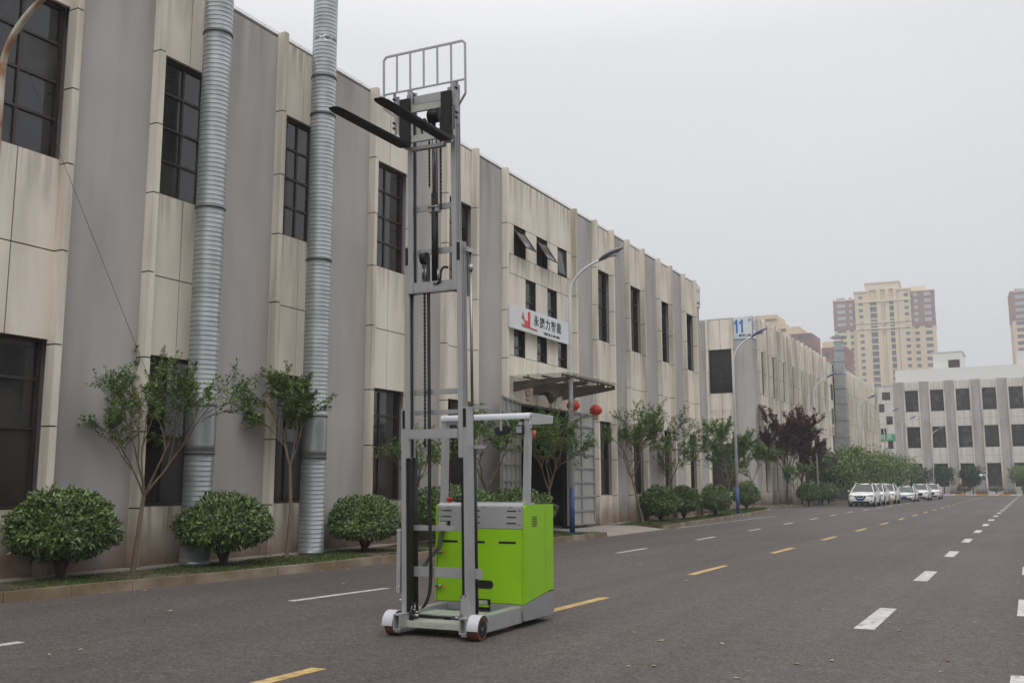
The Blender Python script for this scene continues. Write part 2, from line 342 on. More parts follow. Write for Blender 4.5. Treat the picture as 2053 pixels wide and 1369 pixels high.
dashes('road_marking', -1.78, [(11.84+6.25*k, 13.95+6.25*k) for k in range(25)], .22, M['mark_w'])
dashes('road_marking', -.16, [(7.6+6.25*k, 9.6+6.25*k) for k in range(5)], .24, M['mark_w'])
dashes('road_marking', -11.95, [(36, 52)], .08, M['mark_w'])

# kerb + verge of the near block
KA = [(-13.6, -20), (-13.3, 0), (-12.85, 6), (-12.66, 9), (-12.42, 11), (-12.2, 13), (-12.08, 15), (-11.98, 18), (-11.9, 22), (-11.9, 29.0)]
KB = [(-12.0, 34.8), (-12.1, 37), (-12.45, 41.5), (-12.9, 47), (-13.35, 53), (-14.0, 59), (-14.6, 62.5), (-15.4, 64.6), (-17, 65.8), (-20, 66.2), (-30, 66.3)]
def kerbline(name, pts, mats, h=.15, w=.13, seg=1.0, side=-1, alt=False):
    b = MB(); L = []
    for (a, c), (d, e) in zip(pts, pts[1:]):
        n = max(1, int(round(math.hypot(d-a, e-c)/seg)))
        for k in range(n): L.append((a+(d-a)*k/n, c+(e-c)*k/n))
    L.append(pts[-1])
    for i in range(len(L)-1):
        p, q = Vector((*L[i], 0)), Vector((*L[i+1], 0)); d = (q-p).normalized(); n = Vector((-d.y, d.x, 0))*w*(-side)
        q2 = q-d*.008; hh = h+random.uniform(-.004, .004); o = n.normalized()*random.uniform(-.006, .006)
        p, q2 = p+o, q2+o
        P = [p, q2, q2+n, p+n]; mi = (i % 2) if alt else 0
        T = [x+Vector((0, 0, hh)) for x in P]; T[0] = T[0]+n*.12; T[1] = T[1]+n*.12
        b.q(T, mi); b.q([P[0], P[1], T[1], T[0]], mi); b.q([P[1], P[2], T[2], T[1]], mi); b.q([P[3], P[0], T[0], T[3]], mi); b.q([P[2], P[3], T[3], T[2]], mi)
    return struct(b.build(name, mats))
kerbline('kerb', KA, M['kerb']); kerbline('kerb', KB, M['kerb'])
def sheet(name, pts, z, m, th=.12):
    b = MB(); b.prism(pts, 2, z-th, z); return struct(b.build(name, m))
sheet('verge', [(x-.12, y) for x, y in KA]+[(-14.0, 29.0), (-14.0, -20)], .135, M['soil'], .13)
sheet('verge', [(x-.12, y) for x, y in KB[:8]]+[(-17, 65.6), (-32, 65.6), (-32, 48.6), (-14.0, 48.6), (-14.0, 34.8)], .135, M['soil'], .13)
sheet('pavement', [(-13.99, -20), (-13.99, 28.99), (-32, 28.99), (-32, -20)], .16, M['concrete'], .16)
sheet('pavement', [(-14.0, 34.81), (-14.0, 48.59), (-32, 48.59), (-32, 34.81)], .16, M['concrete'], .16)
b = MB()   # driveway apron ramps from the road up to the hall door
b.q([(-11.9, 29, .012), (-11.98, 34.8, .012), (-13.2, 34.8, .12), (-13.2, 29, .12)]); b.q([(-13.2, 29, .12), (-13.2, 34.8, .12), (-32, 34.8, .158), (-32, 29, .158)])
b.q([(-11.9, 29, .012), (-11.98, 34.8, .012), (-11.98, 34.8, 0), (-11.9, 29, 0)])
struct(b.build('driveway', M['apron']))

# ---------------------------------------------------------------- facade builder
def window(parent, T, x0, x1, z0, z1, cols, rows, d=.16, fr=.055, dark_rows=0, bar=.045, gl='glass'):
    """frame + pane set back d behind the wall face (local -y is outward)"""
    f = MB(T); y0, y1 = d-.03, d+.04
    f.box((x0, y0, z0), (x0+fr, y1, z1)); f.box((x1-fr, y0, z0), (x1, y1, z1))
    f.box((x0+fr, y0, z0), (x1-fr, y1, z0+fr)); f.box((x0+fr, y0, z1-fr), (x1-fr, y1, z1))
    zz = [z0+fr]+[z0+(z1-z0)*r for r in rows]+[z1-fr]
    xx = [x0+fr]+[x0+(x1-x0)*c for c in cols]+[x1-fr]
    for i, r in enumerate(rows):
        z = z0+(z1-z0)*r; f.box((x0+fr, y0+.004, z-bar/2), (x1-fr, y1-.004, z+bar/2))
    for c in cols:
        x = x0+(x1-x0)*c
        for a, b_ in zip(zz, zz[1:]): f.box((x-bar/2, y0+.008, a+bar/2), (x+bar/2, y1-.008, b_-bar/2))
    w = f.build('window', M['frame'], parent)
    p = MB(T); rnd = random.Random(int(x0*100+z0*10))
    for j, (a, b_) in enumerate(zip(zz, zz[1:])):
        for c, e_ in zip(xx, xx[1:]):
            t1, t2 = rnd.uniform(-.003, .003), rnd.uniform(-.003, .003); Y = d+.012
            p.q([(c, Y+t1, a), (e_, Y-t1, a), (e_, Y-t1+t2, b_), (c, Y+t1+t2, b_)], 1 if j < dark_rows else (2 if rnd.random() < .2 else 0))
    p.build('pane', [M[gl], M['glass_dark'], M['glass_dusty']], w, fix=False)
    return w

def pier(parent, T, x0, x1, top, joints, proud=.2, inner=None):
    b = MB(T); zs = [0]+joints+[top]
    for i, (a, c) in enumerate(zip(zs, zs[1:])):
        o = random.uniform(-.003, .003)
        b.box((x0+o, -proud-o, a+(.012 if i else 0)), (x1+o, .02, c-.012 if i < len(zs)-2 else c), 0)
    b.box((x0+.015, -proud+.02, .02), (x1-.015, .03, top-.05), 1)
    return b.build('pier', [M['pier'], M['joint']], parent)

def panels(parent, T, x0, x1, z0, z1, vj=(), hj=(), back=.0, name='wall_panel', m='cream'):
    """cream cladding panels with open dark joints"""
    b = MB(T); xs = [x0]+list(vj)+[x1]; zs = [z0]+list(hj)+[z1]; g_ = .011
    for i, (a, c) in enumerate(zip(xs, xs[1:])):
        for j, (e_, f_) in enumerate(zip(zs, zs[1:])):
            o = random.uniform(-.002, .002)
            b.box((a+(g_ if i else 0), back+o, e_+(g_ if j else 0)), (c-(g_ if i < len(xs)-2 else 0), back+.08, f_-(g_ if j < len(zs)-2 else 0)), 0)
    b.box((x0+.004, back+.02, z0+.004), (x1-.004, back+.09, z1-.004), 1)
    return b.build(name, [M[m], M['joint']], parent)

def bay(parent, T, x0, x1, H, pw=.135, proud=.2, lowdark=True, rise=.10):
    """two piers, cladding and two windows; H = dict of heights"""
    pier(parent, T, x0, x0+pw, H['top']+rise, H['j'], proud); pier(parent, T, x1-pw, x1, H['top']+rise, H['j'], proud)
    a, c = x0+pw, x1-pw; m = (a+c)/2
    for (s_, t_) in H['win']: pass
    zs = [0.0]+[z for w in H['win'] for z in w]+[H['top']]
    for k in range(0, len(zs), 2):
        hj = [h for h in H['hj'] if zs[k]+.1 < h < zs[k+1]-.1]
        panels(parent, T, a, c, zs[k], zs[k+1], (m,), hj)
    for k, (s_, t_) in enumerate(H['win']):
        if k == 0 and lowdark: window(parent, T, a, c, s_, t_, (.45,), (.47, .76), dark_rows=1)
        else: window(parent, T, a, c, s_, t_, (.5,), (.26, .5, .75))

def greywall(parent, T, x0, x1, top, name='wall', th=.25):
    b = MB(T); b.box((x0, 0, 0), (x1, th, top)); return b.build(name, M['render_grey'], parent)
def flashing(parent, T, x0, x1, top):
    b = MB(T); b.box((x0, .0, top+.07), (x1, .3, top+.10)); 
    x = x0
    while x < x1-.2:
        b.box((x, .02, top+.09), (x+.02, .04, top+.15)); x += 1.2
    b.tube([T(Vector((0, 0, 0)))*0+Vector((x0, .03, top+.16)), Vector((x1, .03, top+.16))], .008, 5)
    return b.build('parapet_flashing', M['flashing'], parent)
HA = dict(top=11.62, win=[(1.22, 4.02), (7.13, 9.92)], j=[1.2, 2.57, 3.93, 5.53, 7.05, 8.40, 9.86], hj=[5.53])
ID = lambda p: p

# near factory hall: local x runs along world +Y, local -y points to the road
near = thing('factory_building', 'near two-storey grey and cream factory hall with a white company sign', 'building', (-14.4, 0, 0), R(90))
L7 = [5.5, 8.98, 12.56, 16.03, 19.55, 23.03, None, 33.93, 37.4, 41.15, 44.85]
bays = [(5.5-3.5, 5.5-1.65), (5.5, 7.35), (8.98, 10.83), (12.56, 14.41), (16.03, 17.88), (19.55, 21.4), (23.03, 24.88), (33.93, 35.8), (37.4, 39.35), (41.25, 43.08), (44.9, 46.8)]
edges = [-12.0]
for x0, x1 in bays:
    bay(near, ID, x0, x1, HA); edges += [x0, x1]
edges += [47.75]
ee = sorted(edges+[26.66, 32.16])
for a, c in zip(ee[0::2], ee[1::2]): greywall(near, ID, a, c, 11.6)
flashing(near, ID, -12, 47.75, 11.6)
# entrance bay ------------------------------------------------------------
pier(near, ID, 26.66, 26.8, 11.68, HA['j']); pier(near, ID, 32.02, 32.16, 11.68, HA['j'])
E0, E1 = 26.8, 32.02
wins = [(27.5, 28.35, 9.0, 10.0), (29.17, 30.02, 9.0, 10.0), (30.85, 31.65, 9.0, 10.0), (28.33, 29.1, 7.3, 8.35), (30.0, 30.78, 7.3, 8.35),
        (27.5, 28.3, 5.7, 6.62), (29.17, 29.95, 5.7, 6.62), (30.83, 31.6, 5.7, 6.62)]
DOOR = (27.6, 31.45, .16, 4.2)
# cladding grid around openings
xs = [E0, 27.5, 28.35, 29.17, 30.02, 30.85, 31.63, E1]
b = MB(); jz = [4.2, 5.0, 5.7, 6.62, 7.3, 8.35, 9.0, 10.0, 11.62]
def blocked(x, z): return any(w[0] < x < w[1] and w[2] < z < w[3] for w in wins)
gx = sorted(set([E0, E1]+[w[0] for w in wins]+[w[1] for w in wins])); gz = [4.2, 5.7, 6.62, 7.3, 8.35, 9.0, 10.0, 11.62]
def row(z0, z1, cuts, joints):
    xs_ = sorted(set([E0, E1]+[c for w in cuts for c in w]+joints))
    for a, c in zip(xs_, xs_[1:]):
        if c-a < .02 or any(w[0] <= (a+c)/2 <= w[1] for w in cuts): continue
        b.box((a+.008 if a > E0 else a, 0, z0+.01), (c-.008 if c < E1 else c, .08, z1-.01), 0)
        b.box((a, .02, z0), (c, .09, z1), 1)
jx = [27.5, 28.38, 29.17, 30.02, 30.85, 31.63]
row(10.0, 11.62, [], jx); row(9.0, 10.0, [w[:2] for w in wins[:3]], []); row(8.35, 9.0, [], [28.38, 29.17, 30.02, 30.85, 31.4])
row(7.3, 8.35, [w[:2] for w in wins[3:5]], []); row(6.62, 7.3, [], []); row(5.7, 6.62, [w[:2] for w in wins[5:8]], [])
row(5.0, 5.7, [], jx); row(4.2, 5.0, [], jx); row(.16, 4.2, [(DOOR[0], DOOR[1])], [])
b.build('wall_panel', [M['cream'], M['joint']], near)
for i, (x0, x1, z0, z1) in enumerate(wins):
    if i in (0, 1, 2):
        f = MB(); y0, y1 = .10, .16
        f.box((x0, y0, z0), (x0+.05, y1, z1)); f.box((x1-.05, y0, z0), (x1, y1, z1)); f.box((x0, y0, z0), (x1, y1, z0+.05)); f.box((x0, y0, z1-.05), (x1, y1, z1))
        f.box((x0, .17, z0), (x1, .18, z1), 1)
        w = f.build('window', [M['frame'], M['hole']], near)
        ang = R((34, 32, 5)[i]); L_ = z1-z0-.1
        s_ = MB(); cz, sz = math.cos(ang), math.sin(ang)
        def pt(x, t, o): return (x, .08-sz*t-cz*o, z1-.05-cz*t+sz*o*0-sz*o*.0)
        for a, c, t0, t1 in ((x0+.04, x0+.09, 0, L_), (x1-.09, x1-.04, 0, L_), (x0+.09, x1-.09, 0, .05), (x0+.09, x1-.09, L_-.05, L_)):
            s_.beam(((a+c)/2 if c-a < .1 else a, *pt(0, t0 if c-a < .1 else (t0+t1)/2, 0)[1:]), ((a+c)/2 if c-a < .1 else c, *pt(0, t1 if c-a < .1 else (t0+t1)/2, 0)[1:]), .05, .03, 0, (0, -cz, sz) if c-a < .1 else (0, -cz, sz))
        s_.q([pt(x0+.08, .04, .0), pt(x1-.08, .04, 0), pt(x1-.08, L_-.04, 0), pt(x0+.08, L_-.04, 0)], 1)
        s_.build('open_sash', [M['frame'], M['glass']], w, fix=False)
    else: window(near, ID, x0, x1, z0, z1, (), (.3,) if i < 5 else (.35,), d=.12, fr=.05)
# dark hall behind the open doorway
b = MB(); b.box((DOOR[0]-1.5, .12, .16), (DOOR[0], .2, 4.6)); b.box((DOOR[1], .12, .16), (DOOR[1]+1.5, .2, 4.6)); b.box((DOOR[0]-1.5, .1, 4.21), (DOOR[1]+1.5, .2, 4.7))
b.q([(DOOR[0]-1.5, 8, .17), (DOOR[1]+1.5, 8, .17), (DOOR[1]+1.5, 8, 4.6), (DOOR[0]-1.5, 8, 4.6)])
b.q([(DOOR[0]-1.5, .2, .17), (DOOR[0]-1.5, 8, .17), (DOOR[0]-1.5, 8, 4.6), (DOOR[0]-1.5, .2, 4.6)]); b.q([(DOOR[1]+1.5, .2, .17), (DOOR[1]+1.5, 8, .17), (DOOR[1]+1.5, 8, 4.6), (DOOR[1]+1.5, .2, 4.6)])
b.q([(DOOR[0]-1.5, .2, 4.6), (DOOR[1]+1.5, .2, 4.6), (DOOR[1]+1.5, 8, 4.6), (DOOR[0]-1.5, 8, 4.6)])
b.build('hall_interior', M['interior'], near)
b = MB(); b.box((DOOR[0]-.02, .0, .16), (DOOR[0]+.05, .12, 4.2)); b.box((DOOR[1]-.05, .0, .16), (DOOR[1]+.02, .12, 4.2)); b.box((DOOR[0]+.05, .0, 4.13), (DOOR[1]-.05, .12, 4.2))
b.build('door_frame', M['frame'], near)
def gate_leaf(P, Q, z0, z1, rows, cols, name='door'):
    """steel sheet leaf with a welded grid of box section; P,Q ground points in near's local frame"""
    P, Q = Vector((*P, 0)), Vector((*Q, 0)); d = (Q-P); W = d.length; d.normalize(); n = Vector((d.y, -d.x, 0))
    if n.y > 0: n = -n
    T = lambda p: P+d*p.x+n*(-p.y)+Vector((0, 0, p.z))
    b = MB(T); b.box((0, .0, z0), (W, .03, z1), 0)
    for i in range(cols+1):
        x = W*i/cols; w = .035
        b.box((min(max(x-w, 0), W-2*w), -.05, z0), (min(max(x+w, 2*w), W), 0, z1), 1)
    for j in range(rows+1):
        z = z0+(z1-z0)*j/rows; b.box((0, -.045, min(max(z-.03, z0), z1-.06)), (W, 0, min(max(z+.03, z0+.06), z1)), 1)
    return b.build(name, [M['gate'], M['gate_fr']], near)
gate_leaf((27.45, -.22), (25.15, -.8), .25, 4.2, 8, 4); gate_leaf((30.95, -.27), (33.2, -.3), .22, 4.17, 8, 2)
# canopy
cn = MB(); 
cn.box((27.0, -2.15, 5.0), (31.3, -.02, 5.02)); can = cn.build('canopy', M['canopy_glass'], near)
b = MB()
for x in (27.5, 28.9, 30.3, 31.2):
    b.prism([(-.0, 4.55), (-.0, 4.86), (-1.95, 4.93), (-1.95, 4.83)], 0, x-.05, x+.05)
for y in (-.5, -1.15, -1.9): b.box((27.2, y-.04, 4.93), (31.25, y+.04, 4.98))
for x in (27.5, 28.9, 30.3, 31.2):
    for y in (-.5, -1.7): b.tube([(x, y, 4.93), (x, y, 5.06)], .03, 6)
b.build('canopy_beam', M['rust'], can)
b = MB()  # flood light under the canopy
b.tube([(29.1, -.05, 4.6), (29.1, -.35, 4.6)], .05, 8); b.tube([(29.1, -.33, 4.65), (29.12, -.45, 4.55), (29.15, -.62, 4.38)], [.09, .12, .2], 14)
b.build('flood_light', M['rust'], near)
# company sign
b = MB(); b.box((26.72, -.27, 6.5), (31.36, -.21, 7.26)); sg = b.build('company_sign', M['sign_w'], near)
RS = (R(90), 0, 0)
text('永捷力智能', .38, M['sign_k'], sg, (29.45, -.272, 6.93), RS, spacing=1.32, bold=.005)
text('YONG  JIE  LI  ZHI  NENG', .105, M['sign_k'], sg, (29.75, -.272, 6.62), RS, spacing=1.05, bold=.004)
b = MB()
b.box((27.72, -.285, 6.64), (28.10, -.27, 6.86)); b.box((27.96, -.288, 6.86), (28.10, -.27, 7.17)); b.beam((27.5, -.28, 6.70), (27.74, -.28, 6.66), .02, .04)
b.beam((28.08, -.28, 6.66), (28.62, -.28, 6.64), .02, .035); b.beam((27.5, -.28, 6.95), (27.73, -.28, 6.85), .02, .035); b.beam((27.57, -.28, 7.08), (27.66, -.28, 6.9), .02, .035)
b.build('emblem', M['sign_red'], sg)
# small red notice by the door
b = MB(); 
b.tube([(28.42, -.012, 4.62), (28.42, -.02, 4.62)], .16, 20); b.build('notice', M['sign_red'], near)
b = MB(); b.tube([(28.42, -.021, 4.62), (28.42, -.024, 4.62)], .12, 20); b.box((28.3, -.026, 4.36), (28.54, -.02, 4.40)); b.build('notice', M['cream'], near)
text('中', .14, M['sign_red'], near, (28.42, -.026, 4.62), RS); text('消防栓', .085, M['sign_red'], near, (28.42, -.012, 4.36), RS)
# roof corner number board
b = MB(); b.box((46.95, -.06, 10.5), (47.8, -.02, 11.6)); b.box((47.755, -.06, 10.5), (47.8, 1.2, 11.6)); nb = b.build('number_board', M['sign_w'], near)
text('7', .6, M['sign_b'], nb, (47.25, -.063, 11.15), RS, sx=.8); text('#', .26, M['sign_b'], nb, (47.58, -.063, 11.35), RS); text('联东U谷', .16, M['sign_k'], nb, (47.37, -.063, 10.68), RS)
# the hall's mass behind the facade
b = MB(); b.box((-12, .26, .17), (26.0, 17, 11.55)); b.box((26.0, 8.1, .17), (33.1, 17, 11.55)); b.box((33.1, .26, .17), (47.75, 17, 11.55)); b.box((26.0, .26, 4.75), (33.1, 8.1, 11.55))
b.build('roof', M['render_grey'], near)

# mirror of the hall across the road (it shows in the window panes)
opp = thing('factory_building', 'matching factory hall across the road, mirrored in the window panes', 'building', (24, 34, 0), R(-90))
HB = dict(HA)
x = -14
while x < 40:
    bay(opp, ID, x, x+1.85, HB); greywall(opp, ID, x+1.85, x+3.55, 11.6); x += 3.55
b = MB(); b.box((-14, .26, 0), (x, 17, 11.55)); b.build('roof', M['render_grey'], opp)

# ---------------------------------------------------------------- second hall (taller), corner at (-17.6, 71.6)
b11 = thing('factory_building', 'second factory hall beyond the side street with a blue 11 number board on its corner', 'building', (-17.6, 71.6, 0), R(90))
HC = dict(top=13.9, win=[(1.1, 4.6), (8.35, 11.65)], j=[1.1, 2.8, 4.5, 6.45, 8.25, 9.9, 11.6], hj=[6.45])
sb = [(1.3+3.6*k, 3.2+3.6*k) for k in range(8)]; ed = [0]
for x0, x1 in sb: bay(b11, ID, x0, x1, HC, pw=.16, proud=.26, rise=.3); ed += [x0, x1]
ed.append(30.2)
sb2 = [(38.8+3.6*k, 40.7+3.6*k) for k in range(8)]; ed.append(37.6)
for x0, x1 in sb2: bay(b11, ID, x0, x1, HC, pw=.16, proud=.26, rise=.3); ed += [x0, x1]
ed.append(66.5)
for a, c in zip(ed[0::2], ed[1::2]): greywall(b11, ID, a, c, 13.88)
panels(b11, ID, 30.2, 37.6, 0, 13.9, (31.5, 33, 34.5, 36), (1.1, 2.8, 4.5, 6.45, 8.25, 9.9, 11.6), back=-.02)
for zz in (5.0, 7.7, 10.2):
    for xx in (31.6, 34.2):
        f = MB(); f.box((xx, -.03, zz), (xx+1.1, .0, zz+1.6)); w = f.build('window', M['frame'], b11)
        f = MB(); f.q([(xx+.06, -.034, zz+.06), (xx+1.04, -.034, zz+.06), (xx+1.04, -.034, zz+1.54), (xx+.06, -.034, zz+1.54)]); f.build('pane', M['glass'], w, fix=False)
b = MB(); b.box((31.2, -.08, 6.85), (36.8, -.03, 7.45)); sg2 = b.build('shop_sign', M['gate'], b11)
b = MB(); b.box((32.2, -.1, 7.0), (35.6, -.085, 7.3)); b.build('sign_band', mat('sign_orange', (.5, .27, .1), .6), sg2)
b = MB(); b.box((30.5, -2.6, 4.55), (37.4, -.02, 4.65)); b.build('canopy', M['rust'], b11)
# front face towards the camera: local frame s -> -y ... (world X from -17.6 leftwards)
TF = lambda p: Vector((p.y, -p.x+0, p.z))       # facade coords: x along world X, y depth (+ = into the building)
pier(b11, lambda p: TF(p), -3.5, -3.32, 13.96, HC['j'], .2); pier(b11, lambda p: TF(p), -1.55, -1.37, 13.96, HC['j'], .2)
panels(b11, TF, -3.32, -1.55, 0, 1.1, (-2.43,)); panels(b11, TF, -3.32, -1.55, 4.6, 8.35, (-2.43,), (6.45,)); panels(b11, TF, -3.32, -1.55, 11.65, 13.9, (-2.43,))
window(b11, TF, -3.32, -1.55, 8.35, 11.65, (.5,), (.26, .5, .75), gl='glass_far'); window(b11, TF, -3.32, -1.55, 1.1, 4.6, (.5,), (.47, .76), dark_rows=1)
greywall(b11, TF, -1.37, -.255, 13.88); greywall(b11, TF, -12, -3.5, 13.88)
b = MB(); b.box((0.256, .26, .1), (66.5, 14, 13.8)); b.build('roof', M['render_grey'], b11)
flashing(b11, ID, 0, 66.5, 13.88); flashing(b11, TF, -12, 0, 13.88)
b = MB(); b.box((-.05, -.06, 12.35), (.95, -.02, 13.95)); b.box((-.05, -.06, 12.35), (-.01, 1.4, 13.95)); nb = b.build('number_board', M['sign_w'], b11)
RF = (R(90), 0, R(-90))

b = MB()
for k in (0, 1):
    y = 1.12-.40*k
    b.prism([(y-.07, 12.78), (y+.07, 12.78), (y+.07, 13.5), (y+.22, 13.42), (y+.22, 13.54), (y+.02, 13.80), (y-.07, 13.80)], 0, -.062, -.052)
b.build('lettering', M['sign_b'], nb)
text('#', .36, M['sign_b'], nb, (-.055, .16, 13.72), RF)
text('联东U谷', .25, M['sign_k'], nb, (-.055, .52, 12.56), RF, bold=.004); text('11', .9, M['sign_b'], nb, (.4, -.065, 13.3), RS, sx=.7, bold=.004); text('#', .3, M['sign_b'], nb, (.8, -.065, 13.72), RS, sx=.7)
b = MB(); b.tube([(-.05, 1.15, 12.55), (-.06, 1.15, 12.55)], .12, 14); b.build('emblem', M['sign_lb'], nb)
kerbline('kerb', [(-30, 69.9), (-19.5, 70.0), (-17.6, 70.6), (-16.2, 72.4), (-15.5, 75), (-15.35, 78), (-15.3, 135), (-15.3, 150)], M['kerb'])
sheet('verge', [(-30, 70.1), (-19.5, 70.15), (-17.7, 70.75), (-16.35, 72.5), (-15.65, 75), (-15.5, 78), (-15.45, 150), (-40, 150), (-40, 70.1)], .135, M['soil'], .13)

# square galvanised duct beside the second hall's entrance
dt = thing('exhaust_duct', 'square sheet-metal exhaust stack with a rain cap on the second hall', 'duct', (-16.9, 105.2, 0))
b = MB(); zz = [4.7, 6.4, 8.1, 9.8, 11.4, 12.9, 14.2, 15.4, 16.3]
for i, (a, c) in enumerate(zip(zz, zz[1:])):
    w = .62-.03*i; b.box((-w, -w, a+.02), (w, w, c-.02), 0); b.box((-w-.04, -w-.04, c-.03), (w+.04, w+.04, c+.02), 1)
b.build('duct_section', [M['galv'], M['galv_dark']], dt)
b = MB(); b.prism([(-.75, 16.75), (.75, 16.75), (0, 17.05)], 1, -.75, .75); b.box((-.4, -.4, 16.3), (-.36, -.36, 16.76)); b.box((.36, -.4, 16.3), (.4, -.36, 16.76)); b.box((-.4, .36, 16.3), (-.36, .4, 16.76)); b.box((.36, .36, 16.3), (.4, .4, 16.76))
b.build('rain_cap', M['galv'], dt)
b = MB(); b.box((-.78, -.3, 4.7), (-.66, .2, 13.9)); b.build('support_rail', M['black'], dt)
b = MB(); b.box((-.55, -.55, .14), (.55, .55, 1.2), 0); b.tube([(0, 0, 1.2), (0, 0, 4.7)], .3, 12); b.build('fan_housing', M['galv_dark'], dt)

# ---------------------------------------------------------------- far building across the T junction
far = thing('factory_building', 'three-storey factory block facing down the road at its far end, grey and cream stripes', 'building', (0, 168, 0), 0)
HD = dict(top=17.8, win=[(1.32, 4.9), (7.35, 10.7), (13.1, 16.5)], j=[1.3, 4.9, 6.1, 7.3, 10.8, 12.0, 13.0, 16.6], hj=[6.1, 11.9])
def bay3(parent, x0, x1):
    pier(parent, ID, x0, x0+.2, 17.86, HD['j'], .25); pier(parent, ID, x1-.2, x1, 17.86, HD['j'], .25)
    a, c = x0+.2, x1-.2; m = (a+c)/2; zs = [0]+[z for w in HD['win'] for z in w]+[17.8]
    for k in range(0, len(zs), 2): panels(parent, ID, a, c, zs[k], zs[k+1], (a+(c-a)*.33, m, a+(c-a)*.67) if k == 6 else (m,), [h for h in HD['hj'] if zs[k] < h < zs[k+1]], m='cream_far')
    for k, (s_, t_) in enumerate(HD['win']):
        window(parent, ID, a, c, s_, t_, (.33, .66), (.47, .76) if k == 0 else (.25, .5, .75), dark_rows=1 if k == 0 else 0, fr=.06, bar=.04, d=.25, gl='glass_far')
xs3 = [-17.35+3.72*k for k in range(9)]; pe = -18.95
for x0 in xs3:
    greywall(far, ID, pe, x0, 17.9); bay3(far, x0, x0+2.36); pe = x0+2.36
greywall(far, ID, pe, pe+2, 17.9)
# stair block at the left with scattered small windows
pj = (-26, -24.5, -22.9, -21.3, -20.1); panels(far, ID, -27.5, -18.95, 0, 17.2, pj, (1.3, 3.8, 6.2, 8.4, 9.6, 11.2, 12.5, 14.5, 16.4), back=-.03, m='cream_far')
for x0, x1, z0, z1 in ((-20.62, -19.4, 15.15, 16.4), (-22.4, -21.2, 15.15, 16.4), (-21.5, -20.35, 13.2, 14.5), (-20.15, -19.2, 11.2, 12.5), (-22.2, -21.3, 11.2, 12.5), (-21.1, -20.25, 9.4, 10.6), (-21.5, -21.25, 9.4, 10.6),
                       (-20.1, -19.3, 7.3, 8.55), (-22, -21.2, 7.3, 8.5), (-24.5, -23.4, 15.15, 16.4), (-24.2, -23.3, 11.2, 12.5)):
    f = MB(); f.box((x0, -.05, z0), (x1, -.03, z1)); w = f.build('window', M['frame'], far)
    f = MB(); f.q([(x0+.06, -.055, z0+.06), (x1-.06, -.055, z0+.06), (x1-.06, -.055, z1-.06), (x0+.06, -.055, z1-.06)]); f.build('pane', M['glass'], w, fix=False)
b = MB(); b.box((-24, -.12, 8.6), (-18.97, -.06, 9.66)); bn = b.build('banner', M['banner'], far)
text('品 示 范', .78, M['sign_w'], bn, (-20.95, -.13, 9.12), RS, spacing=1.1, bold=.01)
b = MB(); b.box((-22.3, -1.6, 4.9), (-19.6, -.03, 5.0)); b.box((-20.0, -1.5, 4.3), (-19.8, -.03, 4.9)); b.build('canopy', M['rust'], far)
b = MB(); b.box((-27.5, .42, 0), (17, 20, 17.5)); b.build('roof', M['render_grey'], far)
b = MB(); b.box((-19, 5, 17.5), (17, 12, 20.4)); b.box((-13.2, 7, 20.4), (-8.8, 15, 23.2)); b.box((-.8, 6, 20.4), (6, 13, 22.6)); b.box((-10.9, 6.9, 20.6), (-9.2, 7.0, 21.9), 1); b.box((-13.4, 6.9, 23.2), (-8.6, 15.1, 23.35))
b.build('rooftop_block', [M['bwhite'], M['frame']], far)
kerbline('kerb', [(60, 163.2), (-60, 163.2)], [M['kerb_o'], M['kerb_w']], h=.2, seg=1.5, alt=True)
sheet('pavement', [(-60, 163.3), (60, 163.3), (60, 168.1), (-60, 168.1)], .17, M['concrete'], .16)

